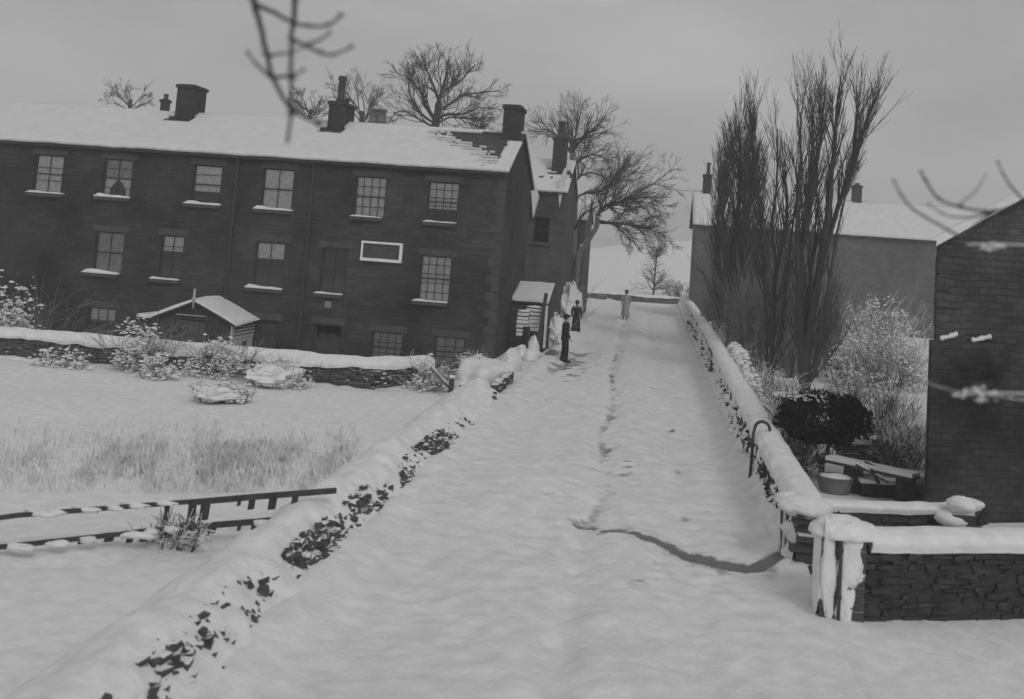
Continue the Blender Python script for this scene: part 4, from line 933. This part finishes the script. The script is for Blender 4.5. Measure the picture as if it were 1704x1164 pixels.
p = G(800, 625); shrub('snowy_shrub', 'small snowy tuft on top of the snow heap by the road', 'shrub', (p.x-.1, 32.6, .45), .42, .4, .5, 14, 260)
p = at(70, 520, 33); shrub('snowy_tree', 'snow laden tree branches reaching in at the far left before the terrace', 'tree', (p.x-1.3, 33, -1.2), 1.6, 1.3, 3.1, 30, 3200, (.04, .12), tm=TWIGF)
# hedge bank beside the people
for (px, py, Yt, rx, ry, h, lab, n) in ((926, 560, 46.5, .42, 1.3, 1.4, 'snow plastered hedge beside the two standing people', 1100), (946, 540, 59, .6, 2.6, 2.5, 'tall snow laden hedge under the leaning tree', 1500)):
    x = at(px, py, Yt).x; shrub('snowy_hedge', lab, 'hedge', (x, Yt, 0), rx, ry, h, 8 if Yt < 50 else 22, n, (.06, .13), core=.9, low=-.2, spread=.2)
# right garden
for (px, py, rx, ry, h, ntw, nsn, sz, lab, low) in (
  (1420, 640, 1.1, .9, 1.7, 50, 2600, (.03, .08), 'rounded snow laden bush right of the tallest poplar', 0),
  (1500, 650, 1.2, .9, 2.1, 60, 3200, (.03, .08), 'large snow laden bush against the left of the near house', 0),
  (1455, 590, 2.0, 1.4, 2.7, 80, 4200, (.04, .10), 'broad frosted thicket in front of the long house', .02),
  (1400, 560, 1.6, 1.5, 2.2, 50, 1100, (.04, .10), 'frosted bush beneath the long house wall, behind the poplars', .05),
  (1520, 560, 1.7, 1.4, 3.6, 80, 4000, (.04, .10), 'tall frosted bush at the corner where the two right hand houses meet', .02),
  (1215, 590, .7, 1.6, 1.5, 60, 1000, (.03, .08), 'tangled frosted bush at the far foot of the dense poplar', 0),
  (1262, 600, .8, 1.5, 1.7, 70, 1200, (.03, .08), 'tangled frosted bush between the wall and the slim poplar', 0),
  (1312, 615, .8, 1.0, 1.5, 70, 1000, (.025, .07), 'frosted bush filling the gap between the slim and tallest poplar stems', 0),
  (1375, 610, .9, 1.0, 1.6, 60, 1000, (.03, .08), 'frosted bush directly behind the stem of the tallest poplar', 0),
  (1340, 575, 1.6, 1.2, 2.2, 70, 1300, (.03, .09), 'high frosted thicket deep between the poplars and the long house', .05),
  (1500, 778, .55, .4, .75, 120, 260, (.015, .045), 'dense twiggy bush between the long board and the near house', .05),
  (1448, 742, .6, .4, .7, 90, 260, (.015, .045), 'small twiggy bush behind the low garden wall stub', .05),
  (1255, 660, .42, .8, .9, 40, 260, (.02, .05), 'grey twiggy bush leaning on the back of the roadside wall', .1),
  (1310, 700, .55, .6, 1.25, 60, 520, (.018, .045), 'leafy bush with snow flecks left of the clipped dark tree', .08),
  (1318, 785, .45, .6, .95, 110, 260, (.015, .04), 'low tangled bramble behind the roadside wall near the gateway', .1),
  (1470, 710, .9, .6, 1.2, 80, 420, (.02, .05), 'tangled dark twiggy bush with snow flecks, right of the clipped tree', .12),
  (1415, 668, .7, .5, .9, 60, 420, (.02, .05), 'twiggy bush with snow flecks peeping over the clipped tree', .1),
  (1500, 735, .7, .4, .6, 50, 200, (.02, .05), 'low sprawling bramble against the foot of the near house', .1)):
    p = G(px, py); shrub('snowy_bush', lab, 'bush', (p.x, p.y, 0), rx, ry, h, ntw, nsn, sz, low=low)
for (px, Yt, w, lab) in ((1215, 44, .5, 'near'), (1190, 50, .5, 'far')):
    x = 3.0; shrub('snowy_hedge', 'snow heaped low hedge just behind the %s stretch of the right wall' % ('middle' if lab == 'near' else 'farther'), 'hedge', (x+.05, 38 if lab == 'near' else 56, 0), .45, 7.5 if lab == 'near' else 9, 1.15, 50, 2600, (.07, .15), low=-.3)

# clipped dark tree
p = G(1366, 797); Bt = Vector((p.x, p.y, 0)); t = thing('clipped_tree', Bt, 'small dark evergreen clipped flat and wide like a table on a forked stem', 'tree')
mt = MB(); f1 = Bt+Vector((.0, 0, .28)); poly_limb(mt, [Bt, Bt+Vector((.01, 0, .15)), f1], .07, .055); poly_limb(mt, [f1, f1+Vector((.12, .05, .25)), f1+Vector((.16, .1, .62))], .05, .035); poly_limb(mt, [f1, f1+Vector((-.1, -.02, .2)), f1+Vector((-.16, 0, .6))], .045, .03)
for k in range(10): limb(mt, f1+Vector((rnd.uniform(-.15, .15), 0, .4)), Vector((rnd.gauss(0, .8), rnd.gauss(0, .5), .7)), .6, .02, 1, 0, .2, .7, (4,), 4, .008)
mt.build('trunk', BARK, t, True)
ml = MB(); zc = at(1366, 695, Bt.y).z; rxx = (at(1444, 695, Bt.y).x-at(1292, 695, Bt.y).x)/2; hz = (at(1366, 655, Bt.y).z-at(1366, 738, Bt.y).z)/2
n = 0
while n < 17000:
    v = rv().normalized()*rnd.random()**.3; a = 1+.32*nz(v.x*2.5, v.y*2.5, v.z*2.5)+.12*nz(v.x*7, v.y*7, v.z*7)
    sx = math.copysign(abs(v.x)**.75, v.x); szz = math.copysign(abs(v.z)**.6, v.z)
    q = Bt+Vector((sx*rxx*a, v.y*.62*a, zc+szz*hz*a-.10*abs(v.x)*(1 if v.z > 0 else -.4))); n += 1
    d = rv().normalized()*rnd.uniform(.02, .045); e = d.cross(rv()).normalized()*rnd.uniform(.012, .022)
    ml.mat(0).add([q-d, q+e, q+d, q-e], [(0, 1, 2, 3)])
for k in range(230):
    a = rnd.uniform(1.7, 4.9); r_ = rnd.random()**.5; ml.mat(1).clump((Bt.x+math.cos(a)*r_*rxx*1.0-.12, Bt.y+math.sin(a)*r_*.6, zc+hz*(1.02-.25*r_)+rnd.uniform(-.04, .03)), rnd.uniform(.012, .04))
ml.build('crown', [mat('yew', .022, .9, .4, 6), SNOW], t)

# ---------------------------------------------------------------- garden clutter at the right
a = G(1366, 828); b = G(1420, 828); t = thing('trough', a, 'pale grey tapered tub with snow in it, behind the gateway wall', 'tub')
c = (a+b)/2+Vector((0, .3, 0)); w = (b.x-a.x)/2; mb = MB(); mb.rings([(c.x, c.y, 0, w*.8, .22), (c.x, c.y, .14, w*.95, .27), (c.x, c.y, .30, w*1.08, .31), (c.x, c.y, .33, w*1.1, .32), (c.x, c.y, .30, w*1.0, .27)], 20, False); mb.build('tub', WOODG, t, True)
mb = MB(); mb.blob((c.x, c.y, .29), w, .26, .07, 3, .2); mb.build('snow', SNOW, t, True)
a = G(1430, 828); t = thing('cold_frame', a, 'low dark garden frame with a snowy board along its top, beside the pale tub', 'cold frame')
b = G(1512, 832); mb = MB(); mb.box(a.x, b.x, a.y+.1, a.y+.9, 0, .26, R(6)); mb.build('box', WOODD, t)
mb = MB(); pv_ = ((a.x+b.x)/2, a.y+.5, 0); mb.box(a.x-.03, b.x+.03, a.y+.05, a.y+.34, .265, .33, R(6), pv_, .01); mb.box(a.x+.1, b.x-.1, a.y+.5, a.y+.95, .265, .36, R(6), pv_, .02); mb.build('snow', SNOW, t)
a = at(1380, 766, 21.6); b = at(1524, 797, 20.6); t = thing('board', (a+b)/2, 'long snow covered board sloping down to the right behind the garden frame', 'board')
mb = MB(); mb.beam(a, b, .36, .05); mb.build('plank', WOODD, t); mb = MB(); mb.beam(a+Vector((0, 0, .06)), b+Vector((0, 0, .06)), .33, .07); mb.build('snow', SNOW, t)
for f_ in (.3, .9): q = a.lerp(b, f_); mb = MB(); mb.box(q.x-.16, q.x+.16, q.y-.05, q.y+.14, 0, q.z-.03, jit=.005); mb.build('support', WOODD, t)
for i, (pa, pb, lab) in enumerate((((1425, 775), (1478, 800), 'thin snowy batten leaning across the long board'), ((1440, 770), (1500, 795), 'second thin batten crossing the long board, further right'), ((1462, 806), (1450, 780), 'short dark stick propped against the garden frame'))):
    a = at(pa[0], pa[1]-2, 21.1); b = at(pb[0], pb[1]+2, 20.6); mb = MB(); mb.beam(a, b, .05, .04); meta(mb.build('batten', STONE if i < 2 else WOODD, None, False, tuple((a+b)/2)), lab, 'batten', 'loose battens in the right garden')
# short stone wall with a post, behind
a = G(1408, 772); b = G(1462, 775)
wall_run('garden_wall', a, 'short low dark stone wall stub in the right garden behind the boards', [(a.x, a.y+.8, 0), (b.x, b.y+.6, 0)], .40, .25, .16, .40, 31, sm=STONE)
b = G(1464, 778); t = thing('post', b, 'short square dark post at the end of the low garden wall stub', 'post'); mb = MB(); mb.box(b.x-.06, b.x+.08, b.y+.4, b.y+.55, 0, .52, jit=.008); mb.build('shaft', WOODD, t); mb = MB(); mb.blob((b.x+.01, b.y+.47, .53), .1, .1, .06, 2, .2); mb.build('snow_cap', SNOW, t, True)
a = G(1515, 812, .2); t = thing('snow_box', a, 'small pale crate heaped with snow by the near house', 'crate'); mb = MB(); mb.box(a.x-.2, a.x+.25, a.y, a.y+.4, 0, .3, jit=.01); mb.build('crate', WOODG, t); mb = MB(); mb.blob((a.x+.02, a.y+.2, .33), .28, .26, .14, 8, .3); mb.build('snow', SNOW, t, True)
for (px, py, rx, rz, lab) in ((1600, 842, .19, .12, 'upper round snow lump by the foot of the near house'), (1584, 864, .24, .11, 'wide snow lump heaped behind the near garden wall')):
    p = at(px, py, 16.4); t = thing('snow_topped_stone', (p.x, 16.4, 0), lab, 'stone'); mb = MB()
    for k in range(5): mb.box(p.x-rx*.7, p.x+rx*.7, 16.2, 16.6, (p.z-rz*.6)*k/5, (p.z-rz*.6)*(k+1)/5-.01, jit=.02)
    mb.build('stones', STONE, t); mb = MB(); mb.blob((p.x, 16.4, p.z), rx, .26, rz, px, .18); mb.build('snow_cap', SNOW, t, True)

# ---------------------------------------------------------------- beside the gable: low shed, boards, gatepost
Ys = 43.2; x0 = at(865, 500, Ys).x; x1 = at(910, 505, Ys).x; zf = at(888, 502, Ys).z; zb = at(888, 474, Ys+2.2).z
t = thing('lean_to', (x1, Ys, 0), 'low lean to shed with a snow covered roof against the gable end', 'shed')
mb = MB(); mb.box(XR+.02, x1-.05, Ys+.1, Ys+2.2, -.1, zf-.1); mb.build('wall', WALL, t)
mb = MB(); mb.add([(XR+.02, Ys, zf-.1), (x1, Ys, zf-.1), (x1, Ys+2.3, zb-.1), (XR+.02, Ys+2.3, zb-.1), (XR+.02, Ys, zf-.04), (x1, Ys, zf-.04), (x1, Ys+2.3, zb-.04), (XR+.02, Ys+2.3, zb-.04)], [(0, 1, 5, 4), (1, 2, 6, 5), (4, 5, 6, 7), (3, 2, 1, 0)]); r_ = mb.build('roof', SLATE, t)
mb = MB(); n = 14; vs = []
for i in range(n+1):
    x = XR+.02+(x1+.05-XR)*i/n
    for (yy, k, e) in ((Ys-.06, 0, -.03), (Ys-.07, 0, .16), (Ys+.1, 0, .22), (Ys+1.2, .5, .2), (Ys+2.3, 1, .16)): vs.append((x, yy, zf+(zb-zf)*k+e*.8+.03*nz(x*3, yy)))
mb.add(vs, [(i*5+k, (i+1)*5+k, (i+1)*5+k+1, i*5+k+1) for i in range(n) for k in range(4)]+[tuple(n*5+k for k in range(5))[::-1], tuple(range(5))]); mb.build('snow_layer', SNOWR, r_, True)
mb = MB(); mb.box(x1-.55, x1-.1, Ys+.06, Ys+.1, .1, 1.75); mb.build('door', WOODD, t); mb = MB(); mb.box(x1-.04, x1+.05, Ys-.02, Ys+.1, .2, zf-.12); mb.build('corner_post', WHITE, t)
for (pa, pb, Yb2, lab) in (((861, 518), (878, 560), 41.6, 'left and lower pale slatted board panel, clogged with snow, beside the gable corner'), ((876, 511), (899, 552), 42.2, 'right and higher pale slatted board panel, clogged with snow, beside the gable corner')):
    a = at(*pa, Yb2); b = at(*pb, Yb2); t = thing('hurdle', ((a.x+b.x)/2, Yb2, 0), lab, 'hurdle')
    mb = MB(); k = 0; z = b.z
    for k in range(6):
        h_ = (a.z-b.z)/6; mb.box(a.x+rnd.uniform(0, .02), b.x-rnd.uniform(0, .02), Yb2, Yb2+.05, b.z+h_*k, b.z+h_*(k+1)-rnd.uniform(.02, .06), jit=.006)
    mb.build('slats', WHITE, t); mb = MB(); mb.box(a.x, a.x+.07, Yb2+.055, Yb2+.13, 0, a.z-.02); mb.box(b.x-.07, b.x, Yb2+.055, Yb2+.13, 0, a.z-.02); mb.box(a.x, b.x, Yb2+.052, Yb2+.06, b.z, a.z); mb.build('posts', WOODD, t)
    mb = MB(); mb.blob(((a.x+b.x)/2, Yb2+.04, a.z+.02), (b.x-a.x)/2+.03, .1, .05, 3, .2); mb.build('snow', SNOW, t, True)
a = at(893, 603, 40.6); b = at(908, 490, 42.2); mb = MB(); mb.beam((a.x-.05, 40.6, 0), (b.x, 42.4, b.z), .13, .13); meta(mb.build('leaning_post', WOODD, None, False, (a.x, 40.6, 0)), 'dark timber post leaning beside the low shed roof', 'post')
a = at(873, 596, 40.9); mb = MB(); mb.beam((a.x-.05, 40.9, -.1), (a.x, 40.95, 1.15), .3, .12); meta(mb.build('post', WOODD, None, False, (a.x, 40.9, 0)), 'stout dark upright post below the board panels by the gable', 'post')
for (px, ztop, lab) in ((868, 575, 'pointed snow heap piled against the stout post by the gable'), (889, 560, 'tall narrow snow heap right of the stout post by the gable')):
    p = at(px, ztop, 40.4); mb = MB(); mb.blob((p.x, 40.4, p.z*.42), .22, .3, p.z*.6, px, .25, 26, 18); mb.blob((p.x-.05, 40.3, .1), .4, .45, .3, px+3, .4); meta(mb.build('snow_heap', SNOW, None, True, (p.x, 40.4, 0)), lab, 'snow heap')
# stub posts by the mound
for (px, pa, pb, lab) in ((749, 628, 662, 'snow topped stub post at the very end of the garden wall'), (766, 640, 672, 'snow topped stub post half sunk in the snow heap')):
    p = G(px, pb); zt = at(px, pa, p.y).z; t = thing('stub_post', p, lab, 'post', 'stub posts by the snow heap'); mb = MB(); mb.box(p.x-.06, p.x+.06, p.y-.06, p.y+.06, -.05, zt, jit=.01); mb.build('shaft', WOODD, t)
    mb = MB(); mb.blob((p.x+.01, p.y, zt+.01), .09, .09, .05, px, .25); mb.build('snow_cap', SNOW, t, True)
a = G(722, 655); mb = MB(); q0 = at(718, 612, a.y); q1 = at(748, 645, a.y-.2); mb.beam(q0, q1, .09, .07); meta(mb.build('broken_rail', BARKL, None, False, tuple(q1)), 'broken pale rail leaning down at the right end of the garden wall', 'rail')

# ---------------------------------------------------------------- rail fence in the near field
fa = G(-330, 957); fb = G(560, 900); t = thing('rail_fence', fb, 'two rail wooden fence half buried in snow at the left front', 'fence')
def fpt(px, py, k):      # point on the fence plane below pixel x
    lo, hi = 0, 1
    for _ in range(40):
        m_ = (lo+hi)/2; q = fa.lerp(fb, m_)
        if proj(q)[0] < px: lo = m_
        else: hi = m_
    q = fa.lerp(fb, lo); return Vector((q.x, q.y, at(px, py, q.y).z))
def rail(pts, w, name='rail'):
    mb = MB()
    for (a, b) in zip(pts, pts[1:]): mb.beam(fpt(*a, 0), fpt(*b, 0), .05, w)
    mb.build(name, WOODD, t)
rail([(-320, 892), (-120, 876), (20, 857), (147, 847), (312, 834)], .05); rail([(306, 836), (420, 826), (552, 816)], .07)
rail([(-320, 940), (-120, 922), (20, 908), (150, 894), (310, 875)], .05); rail([(305, 877), (400, 870), (476, 863)], .07)
mb = MB()
for (pa, ra) in ((86, 5), (140, 7), (218, 7), (266, 6), (60, 9), (180, 5)): p = fpt(pa, 852-(pa-80)*.085, 0); mb = MB(); mb.blob((p.x, p.y-.02, p.z-.0), ra*.026, .06, .032, pa, .5, 16, 8); mb.build('snow_lump', SNOW, t, True)
for (pa, ra, py) in ((95, 7, 902), (147, 6, 895), (217, 14, 887), (284, 6, 878), (437, 12, 868), (30, 9, 908), (250, 5, 882)): p = fpt(pa, py, 0); mb = MB(); mb.blob((p.x, p.y-.04, p.z-.01), ra*.021, .08, .045, pa, .5, 16, 8); mb.build('snow_lump', SNOW, t, True)
for (px, ya, yb, w) in ((484, 818, 842, .07), (447, 821, 848, .09), (412, 824, 848, .07), (391, 826, 842, .03), (334, 832, 866, .10), (312, 835, 885, .08), (350, 872, 888, .08), (395, 868, 884, .03), (420, 868, 888, .07), (452, 866, 880, .05), (300, 870, 890, .05), (273, 878, 896, .09), (236, 884, 902, .07), (213, 888, 904, .06), (178, 888, 902, .09), (134, 894, 906, .08), (270, 840, 868, .04), (90, 898, 910, .05), (-20, 862, 925, .08), (-130, 878, 935, .08), (-260, 888, 948, .08)):
    mb = MB(); p = fpt(px, ya, 0); q = fpt(px-2, yb, 0); mb.beam(p+Vector((0, .06, 0)), q+Vector((0, .06, 0)), .05, w)
    # a bar hanging between the rails: widen along the fence
    mb = MB(); d = (fb-fa).normalized(); mb.add([p-d*w/2, p+d*w/2, q+d*w/2, q-d*w/2]+[v_+Vector((0, .06, 0)) for v_ in (p-d*w/2, p+d*w/2, q+d*w/2, q-d*w/2)], [(0, 1, 2, 3), (7, 6, 5, 4), (0, 4, 5, 1), (1, 5, 6, 2), (2, 6, 7, 3), (3, 7, 4, 0)]); mb.build('paling', WOODD, t)
# snow heaped under and on the rails
mb = MB(); ff = [fa+Vector((0, .05, 0)), fb+Vector((0, .05, 0))]
drift(mb, ff, prof_interp([(-.5, -.03, .3, 0), (-.15, .02, 1, 0), (0, .05, 1, 0), (.35, .08, 1, 0), (1.0, .05, 1, 0), (2.0, -.04, .3, 0)], 3), .1, .04, 41)
mb.build('snow', SNOW, t, True)
p = fpt(290, 880, 0); shrub('snowy_shrub', 'small twiggy shrub tangled in the middle of the rail fence', 'shrub', (p.x, p.y+.05, 0), .42, .2, .48, 34, 150, (.012, .035))
# dry stalks standing out of the field snow
mb = MB()
for k in range(9500):
    px = rnd.gauss(340, 190); py = min(818, max(700, rnd.gauss(768, 24)))
    if nz(px*.018, py*.02, 3)+.35*nz(px*.07, py*.03, 9) < -.08 and rnd.random() < .8: continue
    if px > 600-(py-735)*.4: continue
    q = G(px, py); h_ = rnd.uniform(.05, .26); d = Vector((rnd.gauss(0, .05), rnd.gauss(0, .05), h_)); w = .0017
    mb.add([q+Vector((-w, 0, -.05)), q+Vector((w, 0, -.05)), q+d+Vector((w*.4, 0, 0)), q+d*.6+rv(.02)], [(0, 1, 2), (0, 2, 3)])
meta(mb.build('dry_grass', GRASS), 'pale dry stalks poking through the snow of the left field', 'grass', None, 'stuff')

# ---------------------------------------------------------------- near out of focus twigs
def twig_obj(name, label, lines, dist, r, m, tree_m=None, ext=None):
    mb = MB(); first = None
    for ln in lines:
        pts = [at(x, y, dist) for x, y in ln[:-1]]; rr = ln[-1]
        pts = [Vector((p.x, p.y+.03*nz(p.x*5, p.z*5), p.z)) for p in pts]
        poly_limb(mb, pts, r*rr, r*rr*.45, 6, .0008); first = first or pts[0]
        for p in pts[1:]: mb.clump(p, r*rr*1.5, 1)
    if ext: mb.tube([Vector(e) for e in ext], .012, 6)
    return meta(mb.build(name, m, None, True, tuple(first)), label, 'branch')
D1 = 3.1
twig_obj('hanging_branch', 'blurred bare twig hanging into the top of the view above the terrace roof', [
 [(420, -260), (418, -120), (424, 0), (430, 32), (445, 92), (455, 130), (484, 180), (530, 205), .9], [(500, -260), (494, -120), (490, 0), (486, 40), (484, 62), (487, 130), (484, 190), (478, 235), .8],
 [(426, 8), (455, 20), (484, 35), (512, 42), (546, 42), (568, 26), .7], [(484, 62), (508, 76), (535, 88), (556, 92), (586, 80), .6], [(505, 76), (530, 68), (550, 55), .5], [(446, 94), (468, 90), (487, 88), (502, 82), .4], [(452, 130), (486, 127), (508, 118), .5], [(452, 130), (428, 108), (412, 88), .45], [(418, -120), (460, -140), (500, -130), .6], [(500, -260), (460, -330), (420, -260), 1.2]], D1, .013, BARK)
D2 = 4.2
twig_obj('near_branch', 'blurred twig curving across the sky beside the near gable at the right', [[(1830, 250), (1760, 300), (1704, 336), (1655, 352), (1600, 345), (1560, 330), (1540, 300), (1532, 285), .8], [(1655, 352), (1610, 362), (1570, 356), (1545, 340), .5], [(1600, 395), (1560, 372), (1522, 350), (1500, 325), (1488, 300), .6], [(1655, 352), (1625, 375), (1600, 395), .6], [(1704, 336), (1680, 310), (1668, 290), (1660, 270), .5], [(1590, 345), (1620, 320), (1640, 290), .3]], D2, .010, BARK)
twig_obj('low_branch', 'blurred dark branch sloping across the bushes toward the near house', [[(1830, 700), (1704, 668), (1600, 655), (1545, 640), (1500, 618), (1462, 600), (1430, 588), .9], [(1500, 618), (1480, 625), (1460, 640), .4], [(1600, 655), (1625, 640), (1650, 640), .4]], D2+.3, .008, BARK)
for (px, py, n, w, h, lab) in ((1635, 658, 30, 38, 10, 'blurred bright snow tuft caught on the low branch in front of the near house'), (1648, 410, 16, 20, 6, 'blurred small snow tuft hanging high in front of the near house wall')):
    mb = MB(); c = at(px, py, D2+.3)
    for k in range(n): q = at(px+rnd.gauss(0, w*.5), py+rnd.gauss(0, h*.55), D2+.3); mb.clump(q, rnd.uniform(.008, .02))
    mb.tube([c+Vector((-.09, 0, 0)), c+Vector((.0, 0, .01)), c+Vector((.5, .1, .03)), c+Vector((1.0, .2, .0))], .003, 4)
    meta(mb.build('snow_tuft', SNOW, None, False, tuple(c)), lab, 'snow')

# ---------------------------------------------------------------- people
def person(base, H, face, kind, label):
    k = H/1.72; Rz = Matrix.Rotation(face, 3, 'Z'); t = thing('person', base, label, 'person')
    B = Vector(base); X = lambda x, y, z: B+Rz @ (Vector((x, y, z))*k)
    # one continuous skinned body (facing local +y)
    V = [(0, 0, .95, .13), (0, 0, 1.12, .12), (0, .0, 1.32, .14), (0, 0, 1.44, .10), (0, .005, 1.51, .055), (0, .02, 1.58, .085), (0, .02, 1.66, .095), (0, .02, 1.72, .06), (0, .115, 1.61, .016)]
    E_ = [(0, 1), (1, 2), (2, 3), (3, 4), (4, 5), (5, 6), (6, 7), (5, 8)]
    for s in (-1, 1):
        i = len(V); st = .10 if s > 0 else -.06
        V += [(s*.10, 0, .88, .09), (s*.11, st*.3+.02, .50, .06), (s*.12, st*.6-.02, .10, .04), (s*.13, st*.6+.12, .05, .035)]; E_ += [(0, i), (i, i+1), (i+1, i+2), (i+2, i+3)]
        i = len(V); V += [(s*.19, 0, 1.40, .055), (s*.25, -.03, 1.14, .042), (s*.24, .10, .92, .03), (s*.23, .15, .85, .028)]; E_ += [(3, i), (i, i+1), (i+1, i+2), (i+2, i+3)]
        h = i+3
        for q in range(4):
            dx = (q-1.5)*.018; a = len(V); V += [(s*.23+dx, .17, .81, .008), (s*.23+dx, .165, .77-.006*abs(q-1.2), .006)]; E_ += [(h, a), (a, a+1)]
        a = len(V); V += [(s*.20, .19, .83, .009), (s*.195, .205, .80, .007)]; E_ += [(h, a), (a, a+1)]
    me = bpy.data.meshes.new('body'); me.from_pydata([tuple(X(*v[:3])-B) for v in V], E_, []); o = bpy.data.objects.new('body', me); C.objects.link(o); o.parent = t
    o.modifiers.new('skin', 'SKIN'); sv = me.skin_vertices[0].data
    for q, v in zip(sv, V): q.radius = (v[3]*k, v[3]*k)
    sv[0].use_root = True; ss = o.modifiers.new('sub', 'SUBSURF'); ss.levels = 1; ss.render_levels = 1; me.materials.append(SKIN)
    def rng(name, rs, m, n=18):
        mb = MB(); vs = []; fs = []
        for (x, y, z, rx, ry) in rs:
            for j in range(n): a = 2*math.pi*j/n; vs.append(X(x+rx*math.cos(a)*(1+.05*math.sin(a*5)), y+ry*math.sin(a), z))
        for i in range(len(rs)-1):
            for j in range(n): fs.append((i*n+j, i*n+(j+1) % n, (i+1)*n+(j+1) % n, (i+1)*n+j))
        fs += [tuple(range(n))[::-1], tuple((len(rs)-1)*n+j for j in range(n))]; mb.add(vs, fs); return mb.build(name, m, t, True)
    def sleeve(s, m):
        mb = MB(); mb.tube([X(s*.14, 0, 1.43), X(s*.20, 0, 1.38), X(s*.255, -.03, 1.14), X(s*.245, .09, .93)], [.06*k, .075*k, .06*k, .048*k], 9); mb.build('sleeve', m, t, True)
    if kind == 'man':
        rng('jacket', [(0, -.01, .80, .20, .15), (0, -.01, .98, .185, .14), (0, 0, 1.15, .18, .135), (0, 0, 1.33, .21, .14), (0, 0, 1.42, .18, .12), (0, 0, 1.49, .08, .08)], CLOTH)
        for s in (-1, 1):
            sleeve(s, CLOTH); st = .10 if s > 0 else -.06
            mb = MB(); mb.tube([X(s*.09, 0, .92), X(s*.11, st*.3+.02, .50), X(s*.12, st*.6-.02, .08)], [.105*k, .08*k, .065*k], 10); mb.build('trouser_leg', CLOTH2, t, True)
            mb = MB(); mb.tube([X(s*.12, st*.6-.05, .06), X(s*.125, st*.6+.08, .05), X(s*.13, st*.6+.17, .03)], [.055*k, .05*k, .03*k], 8); mb.build('boot', CLOTH2, t, True)
        rng('cap', [(0, .03, 1.665, .10, .13), (0, .03, 1.69, .115, .14), (0, .01, 1.74, .10, .11), (0, 0, 1.765, .04, .05)], CLOTH2)
    else:
        m = CLOTH2 if kind == 'coat' else PALEC
        rng('long_coat', [(0, -.02, .16, .27, .26), (0, -.02, .3, .25, .24), (0, 0, .7, .21, .19), (0, 0, 1.05, .16, .13), (0, 0, 1.18, .165, .13), (0, 0, 1.34, .19, .13), (0, 0, 1.42, .15, .11), (0, 0, 1.49, .07, .07)], m)
        for s in (-1, 1):
            sleeve(s, m); mb = MB(); st = .10 if s > 0 else -.06; mb.tube([X(s*.11, st*.6-.05, .12), X(s*.11, st*.6-.02, .06), X(s*.12, st*.6+.15, .03)], [.05*k, .055*k, .035*k], 8); mb.build('shoe', CLOTH2, t, True)
        rng('hat', [(0, .01, 1.665, .14, .15), (0, .01, 1.69, .15, .16), (0, .01, 1.70, .10, .11), (0, .0, 1.77, .09, .10), (0, 0, 1.79, .04, .04)], CLOTH2)
    mb = MB(); c = X(0, -.02, 1.63); mb.blob(c, .088*k, .095*k, .085*k, 3, .08, 12, 8); mb.build('hair', CLOTH2, t, True)
    return t
p = G(938, 603); person((p.x, p.y, .0), 1.72, R(-70), 'man', 'man in short dark jacket and cap standing at the left edge of the road')
p = G(957, 557); person((p.x, p.y, .0), 1.62, R(-15), 'coat', 'person in a long dark coat standing behind the man, back turned')
p = G(1040, 531); person((p.x, p.y, .0), 1.78, R(10), 'pale', 'distant figure in long pale coat and dark hat, alone in the middle of the road')

# ---------------------------------------------------------------- winter air
mb = MB(); mb.box(-440, 440, -30, 465, -6, 60); hz_ = mb.build('haze', [], None)
hm = bpy.data.materials.new('haze_air'); hm.use_nodes = True; n = hm.node_tree.nodes; l = hm.node_tree.links; n.remove(n['Principled BSDF'])
pv = n.new('ShaderNodeVolumePrincipled'); pv.inputs['Density'].default_value = .0016; pv.inputs['Color'].default_value = (.97, .97, .97, 1); pv.inputs['Anisotropy'].default_value = .2
l.new(pv.outputs[0], n['Material Output'].inputs['Volume']); hz_.data.materials.append(hm); hz_['kind'] = 'stuff'; hz_['label'] = 'thin pale winter haze over the whole valley'
